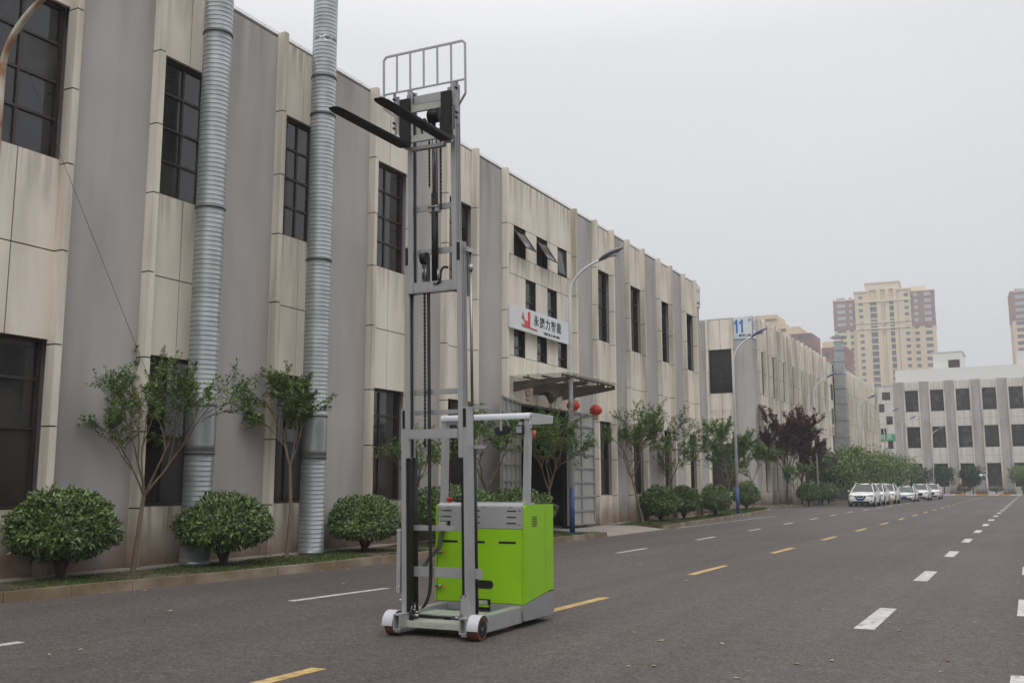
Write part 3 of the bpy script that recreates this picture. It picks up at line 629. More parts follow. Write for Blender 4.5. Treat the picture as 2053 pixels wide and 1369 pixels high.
# ---------------------------------------------------------------- apartment towers
def tower(name_label, loc, rot, W, D, floors, fh, zred, crown=True, low=False):
    t = thing('apartment_tower', name_label, 'tower', loc, rot)
    H = floors*fh; s = W/2
    b = MB()
    b.box((-s, 1.5, 0), (-s*.56, D-1.5, zred)); b.box((s*.54, 1.5, 0), (s, D-1.5, zred))
    b.box((-s*.56, 0, 0), (-s*.3, D, H+1)); b.box((-s*.3, 1.2, 0), (s*.3, D-1.2, H+2)); b.box((s*.3, 0, 0), (s*.54, D, H+1))
    for xx in (-s*.3, -s*.085, s*.085, s*.25): b.box((xx-.9, .2, 0), (xx+.9, 1.25, H+2))
    b.build('wall', M['t_yellow'], t)
    b = MB(); b.box((-s-.15, 1.35, zred), (-s*.56, D-1.3, H-2)); b.build('red_wall', M['t_red'], t); b = MB(); b.box((s*.54, 1.35, zred), (s+.15, D-1.3, H)); b.build('red_wall', M['t_red'], t)
    b = MB()
    for z in (zred, H-13.5, H-3.5): b.box((-s*.57, -.35, z-.4), (s*.55, .0, z+.2))
    b.box((-s*.58, -.4, H+1), (-s*.28, D*.9, H+1.8)); b.box((s*.28, -.4, H+1), (s*.56, D*.9, H+1.8)); b.box((-s*.33, .5, H+2), (s*.33, D*.8, H+5)); b.box((-s*.36, .2, H+5), (s*.36, D*.85, H+5.7)); b.box((-s-.3, 1.2, H-2), (-s*.56, D, H-1.5)); b.box((s*.54, 1.2, H), (s+.3, D, H+.5))
    b.box((s*.56, 4, H+.5), (s*.85, 9, H+3))
    b.build('cornice', M['t_trim'], t)
    n = [0]; rest = MB()
    def win(x0, x1, y, z0, z1, pale=False):
        n[0] += 1
        if n[0] <= 100:
            f = MB(); f.box((x0, y-.08, z0), (x1, y+.05, z1)); f.build('window', M['t_pale'] if pale else M['t_glass'], t)
        else: rest.box((x0, y-.08, z0), (x1, y+.05, z1))
    for k in range(floors-1, 6 if not low else 1, -1):
        z = k*fh
        for x0, x1 in ((-s*.235, -s*.115), (s*.02+s*.1, s*.20)):
            win(x0-.4, x1+.4, 1.15, z+.9, z+fh-.1) if k < floors-1 else None
            sl_ = MB(); sl_.box((x0-.9, .3, z-.15), (x1+.9, 1.2, z+.6)); sl_.build('balcony_slab', M['t_slab'], t)
        win(-s*.48, -s*.40, -.02, z+.9, z+2.3); win(s*.42, s*.50, -.02, z+.9, z+2.3)
        if z < H-3:
            for x0, x1 in ((-s*.93, -s*.76), (-s*.68, -s*.62), (s*.6, s*.68), (s*.80, s*.93)): win(x0, x1, 1.32 if z > zred else 1.47, z+.8, z+2.4, z > zred)
    if rest.f: o = rest.build('window', M['t_glass'], t); o['kind'] = 'stuff'
    return t
tower('tall cream and brick-red apartment tower rising behind the far block', (-57, 486, 0), R(4), 45, 20, 30, 3.05, 75, True)
tower('apartment tower with brick-red top cut by the right edge of the photo', (20, 500, 0), R(4), 46, 20, 30, 3.05, 76)
t3 = thing('apartment_tower', 'row of lower apartment tops in cream and brick red showing above the second hall', 'tower', (-65, 300, 0), 0)
b = MB(); b.box((-10, 0, 0), (-.5, 14, 52)); b.box((-9.5, -.6, 52), (-1, 12, 53.3)); b.box((1.6, 0, 0), (5.5, 14, 49.2)); b.box((12, 1, 0), (15, 14, 44)); b.build('wall', M['t_yellow'], t3)
b = MB(); b.box((-.5, 1, 0), (1.6, 13, 49)); b.box((2.5, -1, 0), (9.3, 0, 46.8)); b.box((5.5, 0, 0), (9.3, 13, 46.8)); b.box((12, -1, 0), (19, 1, 42)); b.box((15, 1, 0), (19, 13, 42)); b.build('red_wall', M['t_red'], t3)
for zz in range(30, 46, 3):
    for xx in (3.2, 5.4, 7.6): f = MB(); f.box((xx, -1.08, zz), (xx+1.1, -.98, zz+1.5)); f.build('window', M['t_glass'], t3)
for zz in range(27, 41, 3):
    for xx in (13, 15.2, 17.2): f = MB(); f.box((xx, -1.08, zz), (xx+1.1, -.98, zz+1.5)); f.build('window', M['t_glass'], t3)

# ---------------------------------------------------------------- round ducts on the near hall
def round_duct(loc, z_smooth, collars, label, top=16.0):
    t = thing('exhaust_duct', label, 'duct', loc, 0, 'round exhaust ducts on the near hall')
    r0 = .275; prof = []; ribs = []; z = .14; pitch = .092
    while z < top:
        if z_smooth[0] < z < z_smooth[1]:
            prof.append((z, r0+.008)); z += .1; continue
        prof += [(z, r0), (z+pitch, r0)]; ribs.append(z+pitch*.9); z += pitch
    b = MB(); b.tube([(0, 0, z) for z, r in prof], [r for z, r in prof], 36, 0)
    for z in ribs: b.tube([(0, 0, z-.006), (0, 0, z-.003), (0, 0, z+.003), (0, 0, z+.006)], [r0+.0005, r0+.0045, r0+.0045, r0+.0005], 36, 1, cap=False)
    b.build('duct_section', [M['galv'], M['galv_rib']], t)
    for z in collars:
        b = MB(); b.tube([(0, 0, z-.02), (0, 0, z-.015), (0, 0, z+.015), (0, 0, z+.02)], [r0+.006, r0+.02, r0+.02, r0+.006], 32)
        b.build('collar', M['galv_dark'], t)
    b = MB()
    for z in (2.0, 6.2, 10.2):
        b.box((-.32, -.03, z), (-.0, .03, z+.05))
    b.build('wall_bracket', M['galv_dark'], t); return t
def zat(p, Yx, X=-13.9): return 0
round_duct((-13.87, 13.68, 0), (2.25, 3.05), [2.2, 3.1, 6.95, 10.55], 'thick ribbed steel duct on the hall front behind the left crape myrtle')
round_duct((-13.87, 17.02, 0), (2.25, 3.05), [2.2, 3.1, 6.6, 10.0, 10.9], 'thick ribbed steel duct on the hall front nearest the forklift mast')
b = MB(); b.tube([(-14.1, 14.6, .2), (-14.1, 12.2, 4.2), (-14.1, 8.4, 10.6)], .004, 5); tag(b.build('guy_wire', M['black']), 'thin wire running diagonally down the grey wall to the ground by the left duct', 'wire')

# ---------------------------------------------------------------- street lamps
def lamp(loc, h_str, h_top, label, reach=1.75, head=M['lamp_head'], pm=None):
    t = thing('street_lamp', label, 'street lamp', loc, 0, 'street lamps along the kerb')
    b = MB(); b.tube([(0, 0, -.02), (0, 0, 1.35)], [.085, .08], 16); b.box((-.16, -.16, -.03), (.16, .16, .02)); b.build('pole_base', M['pole_blue'], t)
    b = MB(); k = (h_top-h_str); P = [(0, 0, 1.35), (0, 0, h_str)]; rr = [.078, .05]
    for i in range(1, 11):
        a = i/10*R(66); P.append((reach*.62*(1-math.cos(a))/(1-math.cos(R(66))), 0, h_str+k*.86*math.sin(a)/math.sin(R(66)))); rr.append(.05-.012*i/10)
    b.tube(P, rr, 14); b.build('pole', pm or M['pole'], t)
    x0, z0 = P[-1][0]-.05, P[-1][2]-.02; L = reach*.45; dz = k*.17; b = MB(); n = 9
    for s_ in range(1): pass
    V = []
    for i in range(n+1):
        u = i/n; w = .045+.13*math.sin(math.pi*min(1, u*.93+.1))**.8*(1 if u < .75 else 1-(u-.75)*1.9); hh = .035+.075*math.sin(math.pi*min(1, u*.85+.12)); c = Vector((x0+L*u, 0, z0+(dz+.12)*u**.85))
        V.append([c+Vector((0, w*math.cos(a), hh*(math.sin(a) if math.sin(a) > 0 else .55*math.sin(a)))) for a in [2*math.pi*k_/12 for k_ in range(12)]])
    for i in range(n):
        for k_ in range(12): b.q([V[i][k_], V[i][(k_+1) % 12], V[i+1][(k_+1) % 12], V[i+1][k_]], 0, True)
    b.q(V[0]); b.q(V[-1]); hd = b.build('lamp_head', head, t)
    b = MB(); b.box((x0+L*.3, -.08, z0+(dz+.12)*.45-.06), (x0+L*.75, .08, z0+(dz+.12)*.6-.03)); b.build('lens', M['lens'], hd)
    return t
lamp((-12.6, 27.9, .15), 7.45, 8.62, 'curved street lamp with blue base in front of the hall entrance')
lamp((-13.5, 50.6, .15), 7.75, 9.35, 'curved street lamp on the grass tip before the side street', head=M['lamp_blue'])
lamp((-14.6, 78.2, .15), 8.45, 9.9, 'curved street lamp beside the purple-leaved tree', head=M['lamp_blue'])
for i, (x, y, h) in enumerate(((-14.6, 100, 10.1), (-14.6, 119, 10.1), (-14.3, 134, 10.1), (-13.0, 160, 10.0))):
    lamp((x, y, .15), h-1.6, h-.15, ('curved street lamp standing right of the square exhaust stack', 'curved street lamp in front of the stair block, left of the two', 'curved street lamp in front of the first grey stripe of the far block', 'thin street lamp in front of the second bay of the far block')[i], head=M['lamp_blue'])
# the weathered lamp whose arm enters at the top left corner
lamp((-12.85, 8.5, .13), 7.45, 8.62, 'rust-streaked curved lamp post at the top left corner of the photo', pm=M['pole_old'])
# small camera pole by the far kerb
t = thing('camera_pole', 'thin pole with a white dome in front of the far block', 'pole', (-5.9, 160, 0))
b = MB(); b.tube([(0, 0, 0), (0, 0, 3.0)], .05, 8); b.tube([(0, 0, 3), (-.7, 0, 3.1)], .04, 8); b.build('pole', M['pole'], t)
b = MB(); b.tube([(-.7, 0, 2.75), (-.7, 0, 2.85), (-.7, 0, 3.15)], [.15, .28, .2], 12); b.build('camera_dome', M['bwhite'], t)

# ---------------------------------------------------------------- lanterns hanging from the canopy
def lantern(loc, label):
    t = thing('lantern', label, 'lantern', loc, 0, 'red lanterns under the canopy')
    b = MB(); n = 24; rings = 9; V = []
    for i in range(rings+1):
        a = -math.pi/2*.8+math.pi*.8*i/rings; V.append([Vector(((.21+.012*(k % 2))*math.cos(a)*math.cos(2*math.pi*k/n), (.21+.012*(k % 2))*math.cos(a)*math.sin(2*math.pi*k/n), .175*math.sin(a))) for k in range(n)])
    for i in range(rings):
        for k in range(n): b.q([V[i][k], V[i][(k+1) % n], V[i+1][(k+1) % n], V[i+1][k]], 0, True)
    b.build('shade', M['lantern'], t)
    b = MB()
    for s_ in (-1, 1): b.tube([(0, 0, s_*.15), (0, 0, s_*.19)], .085, 16)
    for k in range(14):
        a = 2*math.pi*k/14; b.tube([(.06*math.cos(a), .06*math.sin(a), -.18), (.07*math.cos(a), .07*math.sin(a), -.34)], .008, 4)
    b.build('tassel', M['gold'], t)
    b = MB(); b.tube([(0, 0, .17), (0, 0, 4.95-loc[2])], .006, 5); b.build('cord', M['black'], t); return t
lantern((-13.0, 28.95, 4.15), 'red lantern hanging just behind the lamp post under the canopy')
lantern((-13.05, 30.95, 4.13), 'red lantern hanging at the right end of the canopy')

# ---------------------------------------------------------------- foliage
def leaf_mesh(V, F, p, d, n, L, W, fold=.25):
    """small pointed leaf of two folded halves"""
    s = d.cross(n); s.normalize(); b = len(V)
    V += [tuple(p), tuple(p+d*L*.45+s*W*.5+n*W*fold), tuple(p+d*L), tuple(p+d*L*.45-s*W*.5+n*W*fold)]
    F += [(b, b+1, b+2), (b, b+2, b+3)]
def rv(r, s=1.0): return Vector((r.gauss(0, s), r.gauss(0, s), r.gauss(0, s)))
def mk(name, V, F, m, parent, mi=None):
    me = bpy.data.meshes.new(name); me.from_pydata(V, [], F)
    for x in (m if isinstance(m, list) else [m]): me.materials.append(x)
    if mi: me.polygons.foreach_set('material_index', mi)
    me.update(); o = bpy.data.objects.new(name, me); COL.objects.link(o); o.parent = parent; return o

def shrub(label, loc, W, Hc, stem, seed, leaves=5200, L=.085, m=None, rot=0, sc=1.0, group='round clipped shrubs on the verge', flat=.37):
    """clipped dome: W wide, crown Hc tall on stems 'stem' high"""
    r = random.Random(seed); t = thing('shrub', label, 'shrub', loc, rot, group)
    a = W/2; V = []; F = []; MI = []
    off = Vector((seed*3.1, seed*1.7, 0))
    for i in range(leaves):
        th = r.uniform(0, 2*math.pi); cz = r.uniform(-.98, 1)**1; 
        d = Vector((math.cos(th)*math.sqrt(1-cz*cz), math.sin(th)*math.sqrt(1-cz*cz), cz))
        lump = 1+.15*noise.noise(d*2.0+off)+.13*noise.noise(d*4.6+off)
        rad = lump*(1-abs(r.gauss(0, .13))*(1 if r.random() < .8 else 2.5)); rad = max(rad, .25)
        zc = Hc*(flat if cz < 0 else 1-flat)
        p = Vector((d.x*a*rad, d.y*a*rad, stem+Hc*flat+d.z*zc*rad))
        if cz < -.6 and r.random() < .6: continue
        if noise.noise(d*6+off*2) < -.28 and r.random() < .6: continue
        out = Vector((d.x/a, d.y/a, d.z/zc)).normalized()
        dr = (out*.5+rv(r, .6)+Vector((0, 0, -.1 if cz < .2 else .25))).normalized(); n = (out+rv(r, .4)+Vector((0, 0, .4))).normalized()
        if abs(dr.dot(n)) > .95: continue
        l = L*r.uniform(.65, 1.25); leaf_mesh(V, F, p, dr, n, l, l*.45); k = 1 if (cz > .1 and r.random() < .16) else 0; MI += [k, k]
    mk('crown', V, F, m or [M['leafm'], M['leafs']], t, MI)
    b = MB()
    for k in range(7):
        th = 2*math.pi*k/7+r.uniform(-.3, .3); q = r.uniform(.45, .8)
        b.tube([(0, 0, -.05), (math.cos(th)*.04, math.sin(th)*.04, stem*.5), (math.cos(th)*a*q*.35, math.sin(th)*a*q*.35, stem+Hc*.12), (math.cos(th)*a*q*.8, math.sin(th)*a*q*.8, stem+Hc*.5)], [.055, .045, .025, .01], 7)
    b.build('trunk', M['bark_dk'], t); return t

def tree(name, label, loc, H, fork, spread, seed, leaves=5000, L=.05, lm=None, bark='bark', lean=(0, 0), forks=4, tr=.042, crownz=.35, cat='tree', group=None, side=.0, rot=0, fan=.9, droop=.0, W2L=.5, trunk_h=None):
    """open vase-shaped tree: trunk, forked limbs, twigs carrying individual leaves"""
    r = random.Random(seed); t = thing(name, label, cat, loc, rot, group)
    twigs = []; b = MB()
    def grow(p, d, length, rad, depth):
        pts = [p]; rr = [rad]; n = 4; c = d.copy(); cur = p.copy()
        for i in range(n):
            c = (c+rv(r, .11)+Vector((0, 0, .05 if depth < 2 else -.02-droop))).normalized(); cur = cur+c*length/n; pts.append(cur.copy()); rr.append(rad*(1-.5*(i+1)/n))
        b.tube(pts, rr, 7 if depth < 2 else 4, cap=False)
        if depth >= 2: twigs.append((pts, depth))
        if depth >= 4: return
        nk = (2, 3, 3, 3)[depth]
        for k in range(nk+(1 if r.random() < .5 else 0)):
            f = r.uniform(.35, 1.0) if k else 1.0; i = min(n-1, int(f*n)); q = pts[i].lerp(pts[i+1], f*n-i) if f < 1 else pts[-1]
            az = r.uniform(0, 2*math.pi); o = c.orthogonal().normalized(); o.rotate(Matrix.Rotation(az, 3, c))
            nd = (c+o*r.uniform(.45, .95)*fan+Vector((0, 0, .12-droop))).normalized()
            grow(q, nd, length*r.uniform(.52, .8), max(rad*.55, .003), depth+1)
    p = Vector((0, 0, -.05)); top = Vector((lean[0], lean[1], fork)); mid = top*.5+Vector((r.uniform(-.05, .05), r.uniform(-.05, .05), 0))
    b.tube([p, mid, top], [tr*1.25, tr, tr*.9], 10, cap=False)
    for k in range(forks):
        az = 2*math.pi*(k+r.uniform(-.25, .25))/forks; s_ = spread*r.uniform(.7, 1.15)
        d = Vector((math.cos(az)*s_, math.sin(az)*s_, 1)).normalized(); grow(top, d, (H-fork)*r.uniform(.40, .52), tr*.6, 0)
    b.build('trunk', M[bark], t)
    tot = sum(((q[-1]-q[0]).length)*(1.6 if dd >= 3 else .5) for q, dd in twigs); V = []; F = []
    for q, dd in twigs:
        ln = (q[-1]-q[0]).length; cnt = int(leaves*ln*(1.6 if dd >= 3 else .5)/tot+r.random())
        for i in range(cnt):
            f = r.random()**.8*(len(q)-1); k = min(int(f), len(q)-2); p = q[k].lerp(q[k+1], f-k); ax = (q[k+1]-q[k]).normalized()
            sd = ax.cross(Vector((0, 0, 1))); sd = sd.normalized() if sd.length > .05 else Vector((1, 0, 0)); sd *= (1 if i % 2 else -1)
            dr = (sd*.9+ax*.6+rv(r, .3)).normalized(); n = (Vector((0, 0, 1))+rv(r, .35)).normalized()
            l = L*r.uniform(.7, 1.3); leaf_mesh(V, F, p+rv(r, L*.25), dr, n, l, l*W2L, .15)
    mk('crown', V, F, lm or M['leaft'], t); return t
def blobtree(name, label, loc, W, H, stem, seed, leaves=6000, L=.16, lm=None, bark='bark_dk', group=None, rot=0, cat='tree'):
    """denser round-headed tree: limbs plus leaf clumps through the crown"""
    r = random.Random(seed); t = thing(name, label, cat, loc, rot, group); b = MB(); V = []; F = []
    b.tube([(0, 0, -.05), (.03, 0, stem*.6), (0, .03, stem+H*.15)], [.09, .075, .06], 8, cap=False); cl = []
    for k in range(26):
        u = rv(r).normalized(); q = r.uniform(.35, .95)
        c = Vector((u.x*W/2*q, u.y*W/2*q, stem+(H-stem)*(.5+.46*u.z*q))); cl.append((c, r.uniform(.16, .3)*W))
        b.tube([(0, 0, stem*.9), tuple(Vector((c.x*.4, c.y*.4, (c.z+stem)/2-.05*H))), tuple(c)], [.035, .022, .008], 5, cap=False)
    b.build('trunk', M[bark], t)
    for i in range(leaves):
        c, s_ = cl[r.randrange(len(cl))]; u = rv(r).normalized(); q = r.random()**.35
        p = c+Vector((u.x, u.y, u.z*.7))*s_*q; dr = (u+rv(r, .7)).normalized(); n = (u+Vector((0, 0, .7))+rv(r, .4)).normalized()
        if abs(dr.dot(n)) > .95: continue
        l = L*r.uniform(.6, 1.3); leaf_mesh(V, F, p, dr, n, l, l*.5)
    mk('crown', V, F, lm or M['leaft'], t); return t

GM = 'young crape myrtles on the verge'
t = tree('crape_myrtle', 'young crape myrtle with a forked trunk between the two leftmost shrubs', (-13.75, 12.15, .13), 3.75, 1.38, .56, 11, 11500, .062, forks=5, lean=(.1, .08), group=GM, fan=.72); t.scale = (1, .78, .93)
t = tree('crape_myrtle', 'young crape myrtle with three upright stems in front of the right steel duct', (-13.65, 15.98, .13), 3.95, 2.0, .40, 23, 12500, .062, forks=4, lean=(0, .03), group=GM, fan=.72, droop=.03); t.scale = (.85, .8, .93)
tree('crape_myrtle', 'young crape myrtle seen between the mast and the hall behind the forklift', (-13.3, 23.3, .13), 3.45, 1.3, .62, 37, 9500, .066, forks=4, lean=(.05, .4), group=GM)
tree('crape_myrtle', 'small crape myrtle twig crown left of the mast in front of a dark lower window', (-13.6, 20.6, .13), 2.95, 1.2, .75, 41, 3500, .062, forks=3, group=GM)
tree('crape_myrtle', 'dense young crape myrtle in front of the open hall doorway', (-13.0, 27.1, .13), 3.55, 1.3, .45, 52, 12500, .062, lm=M['leaft'], forks=5, group=GM)
tree('crape_myrtle', 'leaning open crape myrtle just right of the lamp post, nearest the driveway', (-13.6, 36.9, .13), 4.45, 1.7, .5, 63, 10000, .08, forks=4, lean=(-.25, -.5), group=GM)
tree('crape_myrtle', 'second crape myrtle behind the three touching shrubs', (-13.7, 40.4, .13), 4.1, 1.5, .5, 71, 10000, .08, forks=4, group=GM)
tree('evergreen_tree', 'loose green conifer-like tree in front of the second hall corner window', (-15.2, 55.2, .13), 4.7, 1.4, .6, 82, 22000, .095, lm=M['leaft'], forks=6, fan=.85, cat='tree')
tree('evergreen_tree', 'thin pale green tree just right of the second street lamp', (-15.2, 60.5, .13), 4.3, 1.6, .5, 83, 13000, .095, lm=M['leafl'], forks=4, cat='tree')
tree('purple_tree', 'large purple-leaved plum tree in front of the second hall', (-15.9, 73.6, .13), 6.1, 1.5, .27, 91, 22000, .17, lm=M['leafr'], bark='bark_dk', forks=8, tr=.07, fan=.5, W2L=.6)
tree('purple_tree', 'smaller purple-leaved tree right of the large purple one', (-15.9, 78.5, .13), 4.9, 1.4, .25, 93, 11000, .17, lm=M['leafr'], bark='bark_dk', forks=6, tr=.06, fan=.5, W2L=.6)
tree('crape_myrtle', 'small green crape myrtle below the large purple tree', (-14.9, 70.9, .13), 3.0, 1.3, .8, 95, 3500, .11, forks=4, lm=M['leaft'], group=GM)
tree('crape_myrtle', 'small green tree under the right edge of the purple trees', (-15.2, 82.0, .13), 3.6, 1.3, .6, 96, 3500, .13, forks=4, lm=M['leafb'], group=GM)
GP = 'pale green trees behind the parked cars'
for i, (x, y, w, h, lab) in enumerate(((-15.4, 88.5, 4.6, 4.9, 'pale green bushy tree left of the first parked car'), (-15.2, 96.5, 5.0, 5.0, 'pale green bushy tree above the first parked car'),
                                       (-15.3, 106, 5.4, 5.1, 'pale green bushy tree above the second parked car'), (-15.0, 117, 5.8, 5.3, 'pale green bushy tree above the low sedan'), (-14.8, 130, 5.8, 5.0, 'pale green bushy tree ending the row behind the parked cars'))):
    blobtree('broadleaf_tree', lab, (x, y, .13), w, h, 1.1, 100+i, 5200, .27, M['leafl'], group=GP)
GF = 'dark round trees before the far block'
for i, (x, w, lab) in enumerate(((-12.0, 3.6, 'dark round tree before the first full bay of the far block'), (-8.0, 3.4, 'dark round tree right of the far thin street lamp'), (-1.3, 3.6, 'loose tree at the right edge before the far block'), (-15.6, 3.4, 'dark tree partly hidden behind the row of parked cars'))):
    blobtree('broadleaf_tree', lab, (x, 164.6, .15), w, 4.4, 1.5, 120+i, 3000, .3, M['leafd'] if i != 2 else M['leaft'], group=GF)

shrub('round clipped shrub at the left edge of the photo, the largest', (-13.75, 10.72, .1), 1.62, 1.12, .34, 1, 17000, .088, flat=.38)
shrub('round clipped shrub in front of the left steel duct', (-13.35, 13.88, .1), 1.72, 1.0, .33, 2, 17000, .085, flat=.38)
shrub('round clipped shrub just left of the forklift mast', (-13.35, 18.25, .1), 1.62, .98, .28, 3, 14500, .082, flat=.38)
shrub('round clipped shrub seen through the mast rails left of the green cabinet', (-13.3, 22.0, .1), 2.6, 1.1, .38, 4, 14000, .09)
shrub('round clipped shrub behind the top of the green cabinet', (-13.2, 25.35, .1), 2.2, 1.0, .38, 5, 12000, .09)
shrub('largest and leftmost of the three shrubs right of the driveway', (-13.5, 38.6, .1), 1.62, 1.15, .3, 6, 14000, .10)
shrub('middle one of the three shrubs right of the driveway', (-13.6, 42.0, .1), 1.45, 1.1, .34, 7, 11000, .10)
shrub('rightmost of the three shrubs right of the driveway', (-13.6, 46.8, .1), 1.55, 1.2, .3, 8, 11000, .10)
shrub('round shrub on the grass tip just right of the second street lamp', (-15.2, 58.9, .1), 1.6, 1.3, .38, 9, 8000, .12)
shrub('round shrub left of the third street lamp', (-15.0, 76.4, .1), 1.7, 1.3, .35, 10, 6000, .14)
shrub('round shrub right of the third street lamp', (-14.7, 80.2, .1), 1.7, 1.3, .35, 12, 6000, .14)
shrub('low round shrub just left of the first parked car', (-14.8, 83.5, .1), 1.7, 1.3, .35, 13, 6000, .14)
shrub('brown-green cone-clipped shrub at the far kerb, left one', (-9.2, 164.3, .12), 2.0, 1.2, .45, 14, 1800, .16, [M['leafb'], M['leafb']], group='far clipped shrubs')
shrub('brown-green clipped shrub at the far kerb, right one', (-4.85, 164.3, .12), 2.0, 1.2, .45, 15, 1800, .16, [M['leafb'], M['leafb']], group='far clipped shrubs')
shrub('brown-green clipped shrub cut by the right edge of the photo', (-.5, 164.3, .12), 2.0, 1.2, .45, 16, 1800, .16, [M['leafb'], M['leafb']], group='far clipped shrubs')

# grass on the verge
def inpoly_kerb(y, tab):
    for (a, c), (d, e) in zip(tab, tab[1:]):
        if c <= y <= e: return a+(d-a)*(y-c)/(e-c)
    return None
def grass(n, y0, y1, tab, seed, hmin, hmax, back=-14.05):
    r = random.Random(seed); V = []; F = []
    while len(F) < n:
        y = r.uniform(y0, y1); k = inpoly_kerb(y, tab)
        if k is None: continue
        x = r.uniform(back if y < 48 else back-2.2, k-.15); dn = noise.noise(Vector((x*.9, y*.9, seed)))
        if dn < -.12 and r.random() < .8: continue
        h = r.uniform(hmin, hmax)*(1+dn); a = r.uniform(0, 6.28); w = .006+.006*(y/30); dx, dy = math.cos(a)*w, math.sin(a)*w; lx, ly = r.gauss(0, h*.5), r.gauss(0, h*.5)
        b = len(V); V += [(x-dx, y-dy, .13), (x+dx, y+dy, .13), (x+lx, y+ly, .13+h)]; F.append((b, b+1, b+2))
    o = mk('grass', V, F, M['grass'], None); tag(o, 'short patchy grass and weeds on the verge behind the kerb', 'grass'); o['kind'] = 'stuff'
grass(34000, 7, 29, KA, 3, .012, .045); grass(30000, 34.9, 64.5, KB[:8], 5, .02, .06)

# fallen leaves on the road
def leafobj(m, L):
    V = []; F = []; r = random.Random(L*1000)
    n = 10; c = []
    for i in range(n):
        a = 2*math.pi*i/n; c.append((math.cos(a)*L*.5*(1+.1*r.random()), math.sin(a)*L*.24*(1+.25*r.random()), .004+.006*abs(math.cos(a))+.003*r.random()))
    V = [(0, 0, .004)]+c; F = [(0, 1+i, 1+(i+1) % n) for i in range(n)]
    me = bpy.data.meshes.new('fallen_leaf'); me.from_pydata(V, [], F); me.materials.append(m); me.update(); return me
LM = [leafobj(M['litter'], .07), leafobj(M['litter'], .1), leafobj(M['litter_b'], .06), leafobj(M['litter_g'], .085), leafobj(M['black'], .035)]
rl = random.Random(5)
spots = [(-3.53, 10.0, 1), (-2.9, 10.1, 1), (-3.1, 8.6, 3), (-2.3, 8.4, 1), (-1.6, 8.6, 3), (-2.0, 9.3, 3), (-.8, 10.1, 2), (-1.1, 10.2, 2), (-1.9, 10.3, 2), (-2.6, 10.4, 2), (-3.9, 12.9, 0), (-3.7, 14.7, 0), (-3.0, 14.1, 0), (-2.5, 13.4, 0), (-1.6, 12.5, 0)]
for i in range(75):
    y = rl.uniform(6.5, 34)**1; x = rl.uniform(-11.7, 0) if rl.random() < .55 else rl.uniform(-3.6, -.1)
    if -6.6 < x < -4.9 and 8.5 < y < 11.5: continue
    spots.append((x, y, rl.choice((0, 0, 0, 1, 2, 4))))
for i in range(60):
    y = rl.uniform(8, 28); spots.append((inpoly_kerb(y, KA)+rl.random()**2*.5+.03, y, rl.choice((0, 0, 1, 2))))
for x, y, k in spots:
    o = bpy.data.objects.new('fallen_leaf', LM[k]); COL.objects.link(o); o.location = (x, y, .003); o.rotation_euler = (rl.uniform(-.06, .06), rl.uniform(-.06, .06), rl.uniform(0, 6.28)); s_ = rl.uniform(.5, 1.0); o.scale = (s_,)*3
    tag(o, ('small pale dry leaf lying on the asphalt', 'larger pale dry leaf lying on the asphalt', 'small brown dry leaf lying on the asphalt', 'green fallen leaf lying on the asphalt', 'small black crumb lying on the asphalt')[k], 'leaf', 'fallen leaves and crumbs on the road')

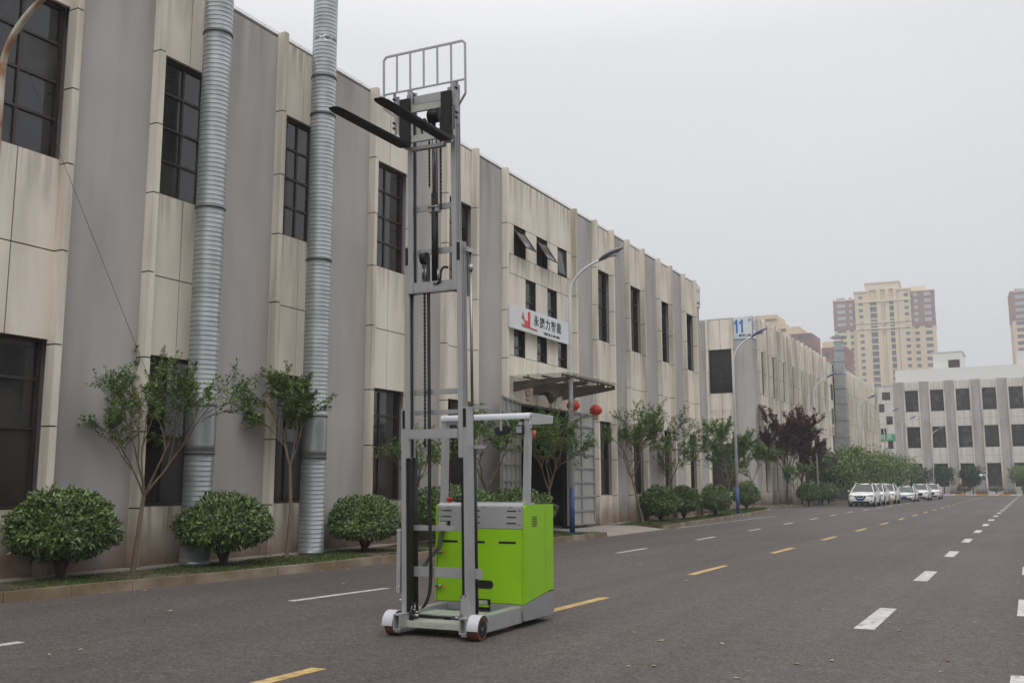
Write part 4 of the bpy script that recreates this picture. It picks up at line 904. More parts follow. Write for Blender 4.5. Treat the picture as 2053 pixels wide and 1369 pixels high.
# ---------------------------------------------------------------- parked cars (front towards -Y)
def car(label, loc, suv=True, grille='v', rot=0):
    t = thing('parked_car', label, 'car', loc, rot, 'white cars parked along the kerb')
    W = .92; Lc = 4.6; H = 1.68 if suv else 1.45; belt = 1.05 if suv else .92; hood = 1.0 if suv else .84; gc = .22 if suv else .17
    # stations: y, hood/belt z, half width, lower z
    if suv: S = [(0, .62, .70, .42), (.06, .82, .80, .28), (.2, .90, .87, .25), (.6, hood-.01, .91, .24), (1.15, hood+.06, .92, gc), (1.5, belt+.02, .93, gc), (2.6, belt+.04, .93, gc), (3.7, belt+.06, .92, gc), (4.3, belt+.04, .89, .3), (4.55, belt-.12, .82, .4), (4.6, .7, .75, .45)]
    else: S = [(0, .52, .68, .32), (.08, .66, .79, .22), (.25, .72, .86, .2), (.7, hood-.04, .90, .2), (1.2, hood+.03, .91, gc), (1.5, belt, .91, gc), (2.6, belt+.02, .91, gc), (3.7, belt+.06, .9, gc), (4.3, belt+.06, .87, .25), (4.6, belt-.02, .8, .35), (4.66, .6, .72, .4)]
    def ring(y, zt, w, zb):
        h = [(0, zb), (w*.86, zb), (w*.97, zb+.10), (w, zb+(zt-zb)*.45), (w*.985, zb+(zt-zb)*.75), (w*.93, zt-.03), (w*.80, zt), (0, zt+.035)]
        return [Vector((x, y, z)) for x, z in h]+[Vector((-x, y, z)) for x, z in h[1:-1][::-1]]
    b = MB(); RR = [ring(*s) for s in S]; n = len(RR[0])
    for i in range(len(RR)-1):
        for k in range(n): b.q([RR[i][k], RR[i][(k+1) % n], RR[i+1][(k+1) % n], RR[i+1][k]], 0, True)
    b.q(RR[0]); b.q(RR[-1]); body = b.build('body', M['car'], t)
    # greenhouse
    G = [(1.15, belt-.02, .80, belt-.0), (2.0, H-.05, .58, belt), (2.6, H, .59, belt), (3.5, H-.03, .57, belt), (4.1 if suv else 3.7, H-.12, .54, belt), (4.45, belt+.05, .72, belt)]
    b = MB(); Q = []
    for y, zt, w, zb in G: Q.append([Vector((-.86 if zt > belt+.1 else -w, y, zb)), Vector((-w, y, zt)), Vector((w, y, zt)), Vector((.86 if zt > belt+.1 else w, y, zb))])
    for i in range(len(Q)-1):
        for k in range(3): b.q([Q[i][k], Q[i][k+1], Q[i+1][k+1], Q[i+1][k]], 0)
    b.build('window', M['car_glass'], t)
    b = MB()  # roof + pillars
    ye = 4.05 if suv else 3.6
    Z = [(1.96, .57, H-.055), (2.15, .585, H-.01), (2.7, .595, H+.03), (3.4, .585, H+.005), (ye, .55, H-.085)]
    rows = [[Vector((x, y, z-(.0 if abs(x) < w*.8 else .035))) for x in (-w, -w*.8, 0, w*.8, w)] for y, w, z in Z]
    for p_, q_ in zip(rows, rows[1:]):
        for k in range(4): b.q([p_[k], p_[k+1], q_[k+1], q_[k]], 0, True)
    for s_ in (-1, 1):
        b.beam((s_*.82, 1.16, belt), (s_*.585, 1.99, H-.05), .05, .035); b.beam((s_*.585, 1.99, H-.04), (s_*.595, 2.7, H-.005), .045, .04); b.beam((s_*.595, 2.7, H-.005), (s_*.55, ye, H-.11), .045, .04)
        b.beam((s_*.86, 2.75, belt), (s_*.59, 2.7, H-.02), .05, .03); b.beam((s_*.86, 3.75, belt), (s_*.56, 3.65 if suv else 3.5, H-.07), .1, .04); b.beam((s_*.84, 4.4, belt), (s_*.54, ye, H-.11), .16, .05)
        if suv: b.tube([(s_*.60, 2.1, H+.02), (s_*.605, 2.3, H+.055), (s_*.60, 3.6, H+.045), (s_*.58, 3.9, H-.01)], .018, 6)
    b.build('roof', M['car'], t)
    for s_ in (-1, 1):
        b = MB(); b.box((s_*.93, 1.42, belt+.02), (s_*1.1, 1.52, belt+.15)); o = b.build('mirror', M['car'], t, bevel=.02)
        b = MB(); zh = hood-.20 if suv else hood-.17
        b.prism([(s_*.50, zh-.04), (s_*.50, zh+.04), (s_*.84, zh+.07), (s_*.87, zh-.03)], 1, .03, .26); b.build('headlight', M['head'], t)
        b = MB(); b.box((s_*.58, .03, .38), (s_*.8, .12, .46)); b.build('fog_light', M['black'], t)
        for y in (.92, 3.62):
            b = MB(); b.tube([(s_*.72, y, .34), (s_*.935, y, .34)], .345, 22); w = b.build('wheel', M['rubber'], t)
            b = MB(); b.tube([(s_*.93, y, .34), (s_*.945, y, .34)], .22, 18); b.build('rim', M['rim'], w)
            b = MB(); P = [(y+.42*math.cos(a), .34+.42*math.sin(a)) for a in [R(x) for x in range(-15, 196, 15)]]; b.prism(P, 0, s_*.80, s_*.934); b.build('wheel_arch', M['black'], t)
    b = MB()
    if grille == 'v':
        b.prism([(-.42, .80), (-.30, .80), (-.2, .62), (.2, .62), (.30, .80), (.42, .80), (.27, .52), (-.27, .52)], 1, -.02, .1)
        b.prism([(-.26, .79), (.26, .79), (.17, .66), (-.17, .66)], 1, .0, .1)
    elif grille == 'hex': b.prism([(-.36, .78), (.36, .78), (.42, .66), (.28, .50), (-.28, .50), (-.42, .66)], 1, -.02, .1)
    else: b.beam((-.6, .03, .66), (0, -.01, .60), .05, .025); b.beam((0, -.01, .60), (.6, .03, .66), .05, .025)
    b.build('grille', M['black'], t)
    b = MB(); z = .27 if suv else .24; b.box((-.62, .0, z), (.62, .15, z+.14)); b.build('bumper_intake', M['black'], t)
    b = MB(); b.box((-.22, -.03, .46 if suv else .38), (.22, .02, .60 if suv else .51)); b.build('number_plate', M['plate'], t)
    return t
car('white family car with a v-shaped grille, nearest in the parked row', (-11.3, 76.5, 0), True, 'v')
car('white car almost hidden right behind the nearest parked one', (-11.35, 82.4, 0), True, 'hex')
car('white car with a dark six-sided grille and roof rails, second one showing its front', (-11.25, 88.6, 0), True, 'hex')
car('low white sedan, the lowest car of the parked row', (-10.75, 99.5, 0), False, 'thin')
car('white car with a wide dark grille right behind the low sedan', (-10.3, 108, 0), True, 'hex')
car('white car farthest back in the parked row', (-10.1, 119, 0), True, 'hex')

# ---------------------------------------------------------------- the forklift (local +y points away from the camera)
fk = thing('forklift', 'lime green and silver stand-on reach forklift with its mast and black forks raised high', 'forklift', (-5.731, 9.12, 0), R(2.5))
TILT = R(2.0); XC = -.052
def TM(p):   # mast frame: leans forward about its foot
    y = p.y-.15; return Vector((p.x+XC, .15+y*math.cos(TILT)-p.z*math.sin(TILT), p.z*math.cos(TILT)+y*math.sin(TILT)))
def rail(name, s, xi, xo, y0, y1, z0, z1, par, web=.5, t=.013):
    """rolled I-section upright: two flanges and a web, with a rib rolled along each flange edge"""
    b = MB(TM); xm = xi+(xo-xi)*web
    b.box((s*xi, y0, z0), (s*xo, y0+t, z1)); b.box((s*xi, y1-t, z0), (s*xo, y1, z1)); b.box((s*xm, y0+t, z0+.001), (s*(xm+.007), y1-t, z1-.001)); b.box((s*(xm-.007), y0+t, z0+.001), (s*xm, y1-t, z1-.001), 1)  # inner half of the web takes the steel with painted-in shade
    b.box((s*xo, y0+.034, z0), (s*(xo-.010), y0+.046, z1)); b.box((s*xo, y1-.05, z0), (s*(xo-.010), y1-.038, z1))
    b.box((s*(xi+.001), y0+t, z0+.002), (s*(xi+.013), y0+t+.012, z1-.002)); b.box((s*(xi+.001), y1-t-.012, z0+.002), (s*(xi+.013), y1-t, z1-.002))
    return b.build(name, [M['silver'], M['oiled_shade']], par, bevel=.002)
for s in (-1, 1):
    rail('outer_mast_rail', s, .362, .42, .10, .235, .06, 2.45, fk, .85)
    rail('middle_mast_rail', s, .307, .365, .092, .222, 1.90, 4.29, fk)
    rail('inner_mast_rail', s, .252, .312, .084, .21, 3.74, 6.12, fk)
    b = MB(TM); b.box((s*.325, .112, .12), (s*.360, .20, 1.88)); b.build('black_strip', M['black'], fk)  # plain black bar along the inner side of each outer rail
def bar(name, *bx, m='silver', bev=.003):
    b = MB(TM)
    for q in bx: b.box(q[0], q[1])
    return b.build(name, M[m], fk, bevel=bev)
bar('mast_crossbar', ((-.31, .06, 2.11), (.31, .09, 2.215))); bar('mast_crossbar', ((-.31, .20, 4.19), (.31, .22, 4.26))); bar('mast_crossbar', ((-.31, .20, 2.6), (.31, .22, 2.66)))
bar('mast_crossbar', ((-.252, .17, 4.69), (.252, .19, 4.76))); bar('mast_crossbar', ((-.25, .09, 3.74), (.25, .20, 3.755)), ((-.25, .09, 3.755), (.25, .105, 3.86))); bar('mast_crossbar', ((-.25, .12, 5.95), (.25, .18, 6.05)))
bar('mast_crossbar', ((-.36, .235, 2.38), (.36, .255, 2.43))); bar('mast_crossbar', ((-.36, .235, .60), (.50, .255, .71))); bar('mast_bracket', ((.40, .24, 2.42), (.62, .27, 2.46))); bar('mast_bracket', ((.40, .24, 1.99), (.55, .27, 2.03))); bar('mast_crossbar', ((-.36, .24, 1.1), (.36, .255, 1.16)))
bar('mast_bracket', ((-.19, .17, 1.97), (-.10, .2, 2.02)), m='silver_dk')
for s in (-1, 1):   # lift cylinders behind the rails
    b = MB(TM); b.tube([(s*.375, .31, .12), (s*.375, .31, 1.98)], .038, 16); c_ = b.build('lift_cylinder', M['black'], fk)
    b = MB(TM); b.tube([(s*.375, .30, 2.0), (s*.375, .30, 4.2)], .016, 12); b.build('piston_rod', M['chrome'], c_)
    b = MB(TM); b.tube([(s*.375, .30, 3.98), (s*.375, .30, 4.05)], .028, 12); b.build('rod_eye', M['silver'], c_); b = MB(TM); b.box((s*.33, .18, 4.18), (s*.40, .32, 4.23)); b.build('rod_bracket', M['silver'], c_)
    for z in (2.33, 4.17):
        b = MB(TM); b.box((s*(.366 if z < 3 else .312), .094 if z < 3 else .086, z-.10), (s*(.40 if z < 3 else .35), .11 if z < 3 else .10, z+.1)); b.build('roller', M['black'], fk)
b = MB(TM); b.tube([(0, .15, 3.77), (0, .15, 4.88)], .036, 18); fc = b.build('free_lift_cylinder', M['black'], fk)
b = MB(TM); b.tube([(0, .15, 4.88), (0, .15, 5.78)], .024, 14); b.build('piston_rod', M['chrome'], fc)
b = MB(TM); b.box((-.07, .12, 4.66), (.07, .19, 4.72)); b.tube([(-.07, .12, 4.72), (.07, .12, 4.72)], .012, 8); b.build('clamp', M['silver_dk'], fc)
b = MB(TM); b.tube([(-.055, .15, 5.78), (.075, .15, 5.78)], .075, 20); b.box((-.06, .1, 5.72), (.08, .2, 5.9)); b.build('chain_sheave', M['black'], fk)
def chain(pts, w, name='chain'):
    """leaf chain: alternating link plates"""
    b = MB(TM)
    for p, q in zip(pts, pts[1:]):
        p, q = Vector(p), Vector(q); L = (q-p).length; n = max(2, int(L/.022)); d = (q-p)/n
        for i in range(n):
            ww = w if i % 2 else w*.62; c = p+d*i; b.beam(c+d*.04, c+d*.96, ww, .016, 0, (0, 1, 0))
    return b.build(name, M['chain'], fk, fix=False)
chain([(-.14, .16, 4.12), (-.145, .16, 2.15), (-.15, .16, 2.02)], .026)
chain([(.098, .13, 5.74), (.096, .13, 4.9), (.095, .13, 4.68)], .022)
chain([(-.05, .13, 5.72), (-.052, .13, 4.95)], .02)
b = MB(TM); b.tube([(-.165, .15, 4.14), (-.10, .15, 4.14)], .07, 22); b.tube([(-.17, .15, 4.14), (-.095, .15, 4.14)], .02, 10); b.build('chain_pulley', M['black'], fk)
b = MB(TM); b.box((-.165, .145, 3.84), (-.10, .165, 4.08)); b.tube([(-.15, .14, 3.9), (-.15, .14, 4.05)], .012, 8); b.tube([(-.115, .14, 3.86), (-.115, .14, 4.05)], .01, 8); b.build('pulley_yoke', M['chrome'], fk)
def hose(pts, r, T=None, n=20, m='rubber'):
    """smooth hose through control points"""
    P = [Vector(p) for p in pts]; P = [P[0]*2-P[1]]+P+[P[-1]*2-P[-2]]; out = []
    for i in range(1, len(P)-2):
        for k in range(n):
            t = k/n; a, b_, c, d = P[i-1:i+3]
            out.append(.5*((2*b_)+(c-a)*t+(2*a-5*b_+4*c-d)*t*t+(3*b_-a-3*c+d)*t**3))
    out.append(P[-2]); b = MB(T); b.tube(out, r, 8); return b.build('hydraulic_hose', M[m], fk)
for i, dx in enumerate((-.085, -.107)):
    hose([(dx, .17, 4.10), (dx, .17, 3.0), (dx-.002, .17, 1.6), (dx-.004, .18, 1.0), (dx-.012, .20, .70), (dx-.05, .24, .45), (dx-.11, .25, .31), (dx-.17+.02*i, .25, .26)], .0095, TM)
hose([(.045, .13, 5.6), (.05, .13, 4.8), (.052, .13, 4.2), (.05, .13, 3.95)], .007, TM)
hose([(.035, .12, 3.83), (.09, .08, 3.84), (.12, .06, 3.88), (.13, .06, 3.96), (.16, .07, 4.0), (.20, .1, 4.0)], .014, TM)
b = MB(TM); b.tube([(.02, .10, 3.83), (.075, .08, 3.83)], .018, 10); b.tube([(.05, .13, 3.85), (.05, .13, 4.0)], .012, 8); b.build('hose_fitting', M['chrome'], fk)
hose([(-.10, .12, 5.5), (-.13, .08, 5.66), (-.08, .08, 5.74), (-.04, .1, 5.62)], .012, TM)
# fork carriage
for s in (-1, 1):
    b = MB(TM); b.box((s*.215, -.02, 5.40), (s*.305, .05, 5.92)); b.build('carriage_plate', M['silver'], fk, bevel=.004)
b = MB(TM); b.box((-.40, -.055, 5.79), (.37, -.02, 5.87)); b.box((-.40, -.055, 5.44), (.37, -.02, 5.52))
for k in range(9): b.box((-.20+k*.045, -.055, 5.87), (-.18+k*.045, -.03, 5.885))
b.build('fork_bar', M['primer'], fk, bevel=.003)
for q in (((-.22, -.015, 5.36), (.22, .045, 5.40)), ((-.27, .0, 5.92), (-.22, .03, 6.03)), ((.26, .0, 5.92), (.31, .03, 6.03))): bar('carriage_stop', q, m='silver_dk')
for x in (-.245, .292):
    b = MB(TM); t = .042
    prof = [(-.055, 5.93), (-.10, 5.93), (-.105, 5.42), (-.16, 5.385), (-1.38, 5.395), (-1.49, 5.405), (-1.49, 5.412), (-1.35, 5.42), (-.10, 5.432), (-.055, 5.46)]
    prof = [(-.055, 5.95), (-.097, 5.95), (-.097, 5.445), (-.15, 5.43), (-1.36, 5.419), (-1.42, 5.418), (-1.455, 5.416), (-1.478, 5.413), (-1.49, 5.407), (-1.478, 5.402), (-1.455, 5.399), (-1.42, 5.397), (-1.36, 5.394), (-.12, 5.382), (-.055, 5.392)]
    n = len(prof); w = .066
    def wid(y): return w if y > -1.37 else w*(.35+.65*math.sqrt(max(0, 1-((-1.37-y)/.12)**2)))
    V1 = [(x-wid(y), y, z) for y, z in prof]; V2 = [(x+wid(y), y, z) for y, z in prof]
    b.q(V1); b.q(V2[::-1])
    for i in range(n): b.q([V1[i], V1[(i+1) % n], V2[(i+1) % n], V2[i]])
    f = b.build('fork', M['black'], fk)
    bm = bmesh.new(); bm.from_mesh(f.data); bmesh.ops.remove_doubles(bm, verts=bm.verts, dist=1e-5); bmesh.ops.recalc_face_normals(bm, faces=bm.faces)
    bmesh.ops.bevel(bm, geom=list(bm.edges), offset=.004, segments=2, affect='EDGES', clamp_overlap=True); bm.to_mesh(f.data); bm.free()
# load backrest
b = MB(TM); yb = -.12; L_, R_ = -.50, .555; zb, zt = 6.03, 6.475; r_ = .012
def fr(p, q, w=.026, h=.016): b.beam((p[0], yb+(p[2] if len(p) > 2 else 0), p[1]), (q[0], yb+(q[2] if len(q) > 2 else 0), q[1]), w, h, 0, (0, 1, 0))
fr((L_, zt-.03), (L_, 5.865)); fr((R_, zt-.03), (R_, 5.865)); fr((L_+.03, zt), (R_-.03, zt)); fr((L_, zt-.035), (L_+.035, zt)); fr((R_, zt-.035), (R_-.035, zt)); fr((L_, zb), (R_, zb), .02, .016)
for k in range(1, 6): fr((L_+(R_-L_)*k/6, zb), (L_+(R_-L_)*k/6, zt), .024, .014)
fr((L_, 5.87), (L_+.12, 5.77, .06)); fr((R_, 5.87), (R_-.12, 5.77, .06))
for s, x in ((-1, L_+.125), (1, R_-.125)):
    b.beam((x, yb+.06, 5.56), (x, yb+.03, 6.04), .035, .012, 0, (0, 1, 0)); b.beam((x+.03*-s, yb+.10, 5.56), (x+.03*-s, yb+.05, 6.0), .04, .012, 0, (0, 1, 0))
b.build('load_backrest', M['silver'], fk, bevel=.003)
b = MB(TM)
for x in (L_+.125, R_-.125):
    for z in (5.62, 5.68, 5.96): b.tube([(x, yb+.0, z), (x, yb+.03, z)], .013, 8)
b.build('bolt', M['black'], fk)

# chassis
for s in (-1, 1):
    b = MB(); b.prism([(.0, .065), (.0, .20), (.05, .235), (1.05, .235), (1.05, .055)], 0, s*.42, s*.545); b.build('straddle_leg', M['silver'], fk, bevel=.006)
b = MB(); b.box((-.36, -.0, .09), (.36, .05, .155)); b.box((-.40, .05, .10), (.40, .14, .13)); b.box((-.42, .36, .175), (.42, .74, .192)); b.box((-.42, .14, .12), (.42, .36, .14))
b.box((-.12, -.003, .115), (.10, .0, .13)); b.build('reach_carriage', M['primer'], fk, bevel=.003)
b = MB(); b.tube([(-.24, .08, .205), (.16, .08, .205)], .014, 12); b.build('reach_cylinder', M['black'], fk)
b = MB(); b.tube([(-.34, .08, .205), (-.24, .08, .205)], .02, 10); b.tube([(.16, .08, .205), (.26, .08, .205)], .02, 10); b.tube([(-.36, .1, .26), (-.30, .1, .26)], .012, 8); b.tube([(-.31, .1, .19), (-.31, .1, .33)], .01, 8); b.tube([(-.38, .12, .235), (-.27, .12, .235)], .012, 8); b.tube([(-.36, .08, .20), (-.36, .12, .30)], .010, 8)
b.build('cylinder_fitting', M['chrome'], fk)
hose([(-.30, .1, .33), (-.32, .08, .30), (-.33, .06, .22), (-.28, .05, .20)], .007)
for s in (-1, 1):
    b = MB(); xo, xi = s*.565, s*.455; P = [(xi, .03)]
    n = 40; prof = [(.0, .05), (.0, .112), (.012, .12), (.098, .12), (.11, .112), (.11, .05)]
    V = [[Vector((xo-s*q, r*math.cos(2*math.pi*k/n), .12+r*math.sin(2*math.pi*k/n))) for k in range(n)] for q, r in prof]
    for i in range(len(prof)-1):
        for k in range(n): b.q([V[i][k], V[i][(k+1) % n], V[i+1][(k+1) % n], V[i+1][k]], 0, True)
    for k in range(n): b.q([V[0][k], V[0][(k+1) % n], V[-1][(k+1) % n], V[-1][k]])
    w = b.build('load_wheel', M['poly'], fk)
    b = MB(); b.tube([(s*.52, 0, .12), (s*.566, 0, .12)], .086, 28); hb = b.build('hub', M['black'], w)
    b = MB(); b.tube([(s*.55, 0, .12), (s*.57, 0, .12)], .016, 12)
    for k in range(3): b.tube([(s*.55, .045*math.cos(k*2.09+.5), .12+.045*math.sin(k*2.09+.5)), (s*.567, .045*math.cos(k*2.09+.5), .12+.045*math.sin(k*2.09+.5))], .007, 8)
    b.build('hub_bolt', M['chrome'], w)
    b = MB(); n = 18; A0, A1 = R(18), R(186)   # sheet-metal mudguard over the front of the wheel
    for k in range(n):
        a, c = A0+(A1-A0)*k/n, A0+(A1-A0)*(k+1)/n
        p = lambda x, a_, r: (x, -r*-math.cos(a_), .125+r*math.sin(a_))
        r0, r1 = .133, .139
        b.q([p(s*.45, a, r1), p(s*.58, a, r1), p(s*.58, c, r1), p(s*.45, c, r1)], 0, True); b.q([p(s*.45, a, r0), p(s*.58, a, r0), p(s*.58, c, r0), p(s*.45, c, r0)], 0, True)
        b.q([p(s*.58, a, r0), p(s*.58, a, r1), p(s*.58, c, r1), p(s*.58, c, r0)]); b.q([p(s*.45, a, r0), p(s*.45, a, r1), p(s*.45, c, r1), p(s*.45, c, r0)])
    b.build('mudguard', M['white_coat'], fk)
    b = MB(); b.box((s*.355, -.13, .07), (s*.445, .06, .085)); b.box((s*.355, -.13, .22), (s*.445, .06, .238)); b.box((s*.355, -.13, .085), (s*.37, .06, .22)); b.box((s*.43, -.13, .085), (s*.445, .06, .22)); b.box((s*.37, -.05, .085), (s*.43, -.04, .22)); b.box((s*.37, -.11, .045), (s*.44, .0, .07))
    b.build('axle_bracket', M['silver'], fk, bevel=.003)
b = MB(); b.prism([(.315, .10), (.315, .44), (.33, .455), (.405, .455), (.46, .22), (.46, .10)], 1, -.035, -.018); b.box((.315, -.035, .10), (.33, .1, .44)); b.build('gusset_plate', M['silver'], fk, bevel=.003)
b = MB()
for x, z in ((.335, .445), (.39, .45), (.345, .25), (.33, .20)): b.tube([(x, -.04, z), (x, -.015, z)], .012, 8)
b.build('bolt', M['chrome'], fk)
b = MB(); b.box((-.555, .10, .43), (-.505, .16, 1.105)); b.build('guide_plate', M['silver'], fk, bevel=.003)
b = MB(); b.box((-.56, .095, 1.105), (-.50, .165, 1.115)); b.tube([(-.515, .09, .50), (-.515, .1, .50)], .01, 8); b.tube([(-.50, .09, .36), (-.48, .1, .36)], .012, 8); b.build('plate_cap', M['white_coat'], fk)

# body
YF = 1.03; YR = 1.87; HWD = .58
b = MB(); b.box((-HWD+.004, YF+.02, .085), (HWD-.004, YR-.02, .26)); 
for s in (-1, 1): b.prism([(YF-.004, .075), (YR, .06), (YR, .345), (1.70, .34), (YF+.05, .262), (YF-.004, .250)], 0, s*(HWD-.02), s*(HWD+.006))
b.box((-HWD+.02, YF-.004, .16), (HWD-.02, YF+.02, .252)); b.build('chassis', M['silver_dk'], fk, bevel=.004)
b = MB(); b.box((-HWD+.02, YF+.0, .256), (HWD-.02, YR, 1.098)); b.build('battery_cover', M['green'], fk, bevel=.006)
for s in (-1, 1):
    b = MB(); b.prism([(YF-.01, .256), (YF+.05, .268), (1.70, .346), (YR, .351), (YR, 1.372), (YF+.02, 1.378), (YF-.01, 1.34)], 0, s*(HWD-.018), s*(HWD+.004)); b.build('side_panel', M['green'], fk, bevel=.005)
b = MB(); n = 6; P = [(YF+.002, 1.102), (YF+.002, 1.345)]+[(YF+.05-.048*math.cos(R(15*k)), 1.345+.05*math.sin(R(15*k))) for k in range(1, 7)]+[(YF+.34, 1.400), (YF+.34, 1.102)]
b.prism(P, 0, -HWD+.022, HWD-.022); b.build('top_cowl', M['silver'], fk, bevel=.002)
b = MB(); b.box((-HWD+.03, YF+.34, 1.10), (HWD-.03, YR-.01, 1.355)); b.build('operator_deck', M['silver_dk'], fk)
b = MB()
def slot(x0, x1, z, h=.011, y=YF): 
    b.prism([(x0+h*.9*math.cos(a)+0, z+h*math.sin(a)) for a in [R(90+30*k) for k in range(7)]]+[(x1+h*.9*math.cos(a), z+h*math.sin(a)) for a in [R(-90+30*k) for k in range(7)]], 1, y-.0025, y+.01)
for z in (1.305, 1.235, 1.165):
    for x0, x1 in ((-.49, -.38), (-.11, .0), (.36, .47)):
        if not (x0 < -.4 and z < 1.2): slot(x0, x1, z, .006)
for x0, x1 in ((-.48, -.30), (-.12, .06), (.26, .46)): slot(x0, x1, .945, .013)
b.build('vent_slot', M['hole'], fk, fix=False)
b = MB(); slot(-.10, .14, .463, .047); b.build('hand_hole', M['hole'], fk, fix=False)
b = MB(); b.box((-.02, YF-.006, .17), (.145, YF+.0, .30)); b.build('hand_hole', M['hole'], fk)
b = MB(); b.box((.0, YF-.012, .21), (.13, YF-.006, .235), 0); b.box((.0, YF-.012, .24), (.11, YF-.008, .285), 1); b.build('latch', [M['green'], M['primer']], fk)
b = MB()
for k in range(6): b.box((HWD+.002, 1.235, 1.225-.021*k), (HWD+.0055, 1.375, 1.235-.021*k))
b.build('side_vent', M['hole'], fk)
b = MB(); b.box((HWD+.003, 1.632, .36), (HWD+.0045, 1.636, 1.30)); b.box((HWD+.003, 1.70, .343), (HWD+.007, YR, .352)); b.build('seam', M['hole'], fk)
b = MB()
for x, z in ((-.52, 1.31), (-.52, 1.235), (-.42, 1.345), (-.05, 1.345), (.40, 1.345), (.52, 1.31), (.515, 1.15), (.06, 1.345)): b.tube([(x, YF-.004, z), (x, YF+.004, z)], .009, 10)
b.build('bolt', M['chrome'], fk)
b = MB(); b.box((-.535, YF-.003, 1.10), (-.39, YF+.0, 1.185)); b.build('connector_recess', M['hole'], fk)
b = MB(); b.prism([(-.525, 1.175), (-.425, 1.175), (-.43, 1.12), (-.45, 1.09), (-.50, 1.09), (-.52, 1.12)], 1, YF-.06, YF-.003); b.build('connector', M['primer'], fk, bevel=.004)
for k, dx in enumerate((-.50, -.475, -.45)):
    hose([(dx, .99, 1.10), (dx, .96, .98), (dx-.005, .90, .86), (dx+.0-.02*k, .72, .78-.01*k), (-.42+.01*k, .50, .73-.01*k), (-.37+.01*k, .36, .70-.012*k)], .009)
for z in (.82, .425):
    b = MB(); b.tube([(-.56, YF-.03, z), (-.48, YF-.05, z)], .014, 10); b.tube([(-.53, YF, z+.0), (-.53, YF-.05, z)], .02, 10); b.tube([(-.50, YF-.04, z-.03), (-.50, YF-.04, z+.03)], .009, 8); v_ = b.build('valve', M['chrome'], fk)
    b = MB(); b.tube([(-.48, YF-.05, z), (-.42, YF-.055, z)], .004, 6); b.beam((-.425, YF-.055, z-.015), (-.425, YF-.055, z+.015), .008, .008); b.build('valve_tap', M['amber'], v_)
# controls on the deck
b = MB(); b.tube([(-.47, 1.15, 1.39), (-.47, 1.15, 1.425)], .022, 14); b.tube([(-.47, 1.15, 1.425), (-.47, 1.15, 1.455)], .032, 16); b.build('emergency_button', M['red'], fk)
b = MB(); b.box((-.42, 1.2, 1.395), (-.2, 1.3, 1.43)); b.tube([(-.42, 1.22, 1.455), (-.2, 1.22, 1.462)], .008, 8); b.tube([(-.40, 1.24, 1.4), (-.40, 1.22, 1.455)], .01, 8); b.tube([(-.24, 1.24, 1.4), (-.24, 1.22, 1.46)], .016, 8); b.build('control_lever', M['rubber'], fk)
b = MB(); b.box((.35, 1.32, 1.36), (.50, 1.40, 1.41)); b.tube([(.2, 1.25, 1.40), (.2, 1.25, 1.408)], .012, 8); b.tube([(.1, 1.25, 1.40), (.1, 1.25, 1.408)], .012, 8); b.build('latch', M['silver_dk'], fk)
# drive wheel under the rear
for x in (-.25, .30):
    b = MB(); b.tube([(x-.045, 1.55, .1), (x+.045, 1.55, .1)], .1, 24); b.build('drive_wheel', M['rubber'], fk)
b = MB(); b.box((-.50, 1.04, .035), (.50, 1.84, .09)); b.build('underbody', M['hole'], fk)
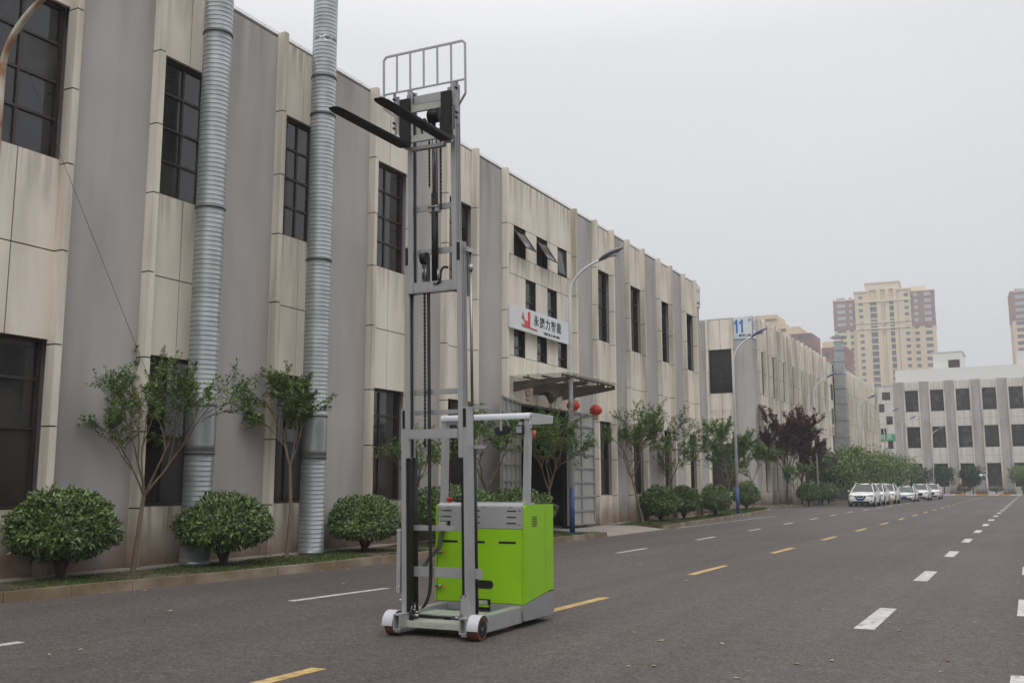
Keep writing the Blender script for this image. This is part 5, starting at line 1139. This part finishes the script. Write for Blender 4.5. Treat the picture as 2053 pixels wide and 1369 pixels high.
# overhead guard
for s in (-1, 1):
    b = MB(); b.beam((s*.548, 1.16, 1.36), (s*.557, 1.20, 2.40), .065, .10, 0, (0, 1, 0)); b.build('guard_post', M['silver'], fk, bevel=.006)
    b = MB(); b.prism([(1.15, 2.30), (1.22, 2.448), (1.85, 2.44), (1.85, 2.355)], 0, s*.565, s*.60); b.build('guard_side', M['silver'], fk, bevel=.005)
b = MB(); P = [(1.13, 2.372), (1.13, 2.385)]+[(1.20-.07*math.cos(R(15*k)), 2.385+.065*math.sin(R(15*k))) for k in range(1, 7)]+[(1.86, 2.45), (1.86, 2.435), (1.22, 2.43), (1.15, 2.395), (1.14, 2.372)]
b.prism(P, 0, -.60, .60); b.build('guard_roof', M['white_coat'], fk, bevel=.002)
b = MB(); b.tube([(.17, 1.12, 2.24), (.23, 1.12, 2.245), (.30, 1.12, 2.245), (.36, 1.12, 2.25)], .0001, 4); 
n = 22; cx, cz, a_, c_ = .265, 2.232, .098, .052
V = [(cx+a_*math.copysign(abs(math.cos(t))**.6, math.cos(t)), cz+c_*math.copysign(abs(math.sin(t))**.6, math.sin(t))+(.014 if math.cos(t) > 0 else 0)) for t in [2*math.pi*k/n for k in range(n)]]
b = MB(); b.prism(V, 1, 1.08, 1.125); mr = b.build('mirror', M['rubber'], fk, bevel=.008)
b = MB(); b.box((.245, 1.065, 2.235), (.275, 1.075, 2.345)); b.tube([(.26, 1.055, 2.25), (.26, 1.07, 2.25)], .008, 8); b.build('mirror_bracket', M['silver'], mr)
b = MB(); b.box((.435, 1.09, 2.19), (.535, 1.14, 2.30)); wl = b.build('work_light', M['rubber'], fk, bevel=.006)
b = MB(); b.box((.449, 1.084, 2.206), (.521, 1.092, 2.284)); b.build('lens', M['lens'], wl)
b = MB(); b.box((.475, 1.1, 2.295), (.515, 1.13, 2.335)); b.build('lamp_bracket', M['primer'], wl)
b = MB(); b.box((-.475, 1.15, 2.28), (-.40, 1.19, 2.33)); b.build('camera_box', M['rubber'], fk)
b = MB(); b.tube([(.625, 1.22, 2.15), (.625, 1.22, 2.25)], .016, 12); b.build('beacon', M['amber'], fk)
b = MB(); b.box((.58, 1.20, 2.25), (.645, 1.24, 2.265)); b.build('beacon_bracket', M['rubber'], fk)

# ---------------------------------------------------------------- haze
b = MB(); b.box((-420, -130, -1.5), (420, 700, 110)); hz = b.build('haze', [], None); hz['kind'] = 'stuff'
hm = bpy.data.materials.new('haze'); hm.use_nodes = True; n = hm.node_tree; n.nodes.clear()
o_ = n.nodes.new('ShaderNodeOutputMaterial'); pv = n.nodes.new('ShaderNodeVolumePrincipled')
pv.inputs['Color'].default_value = (.92, .94, .97, 1); pv.inputs['Density'].default_value = .00085; pv.inputs['Anisotropy'].default_value = .2
n.links.new(pv.outputs[0], o_.inputs['Volume']); hz.data.materials.append(hm)
print('objects', len(bpy.data.objects))
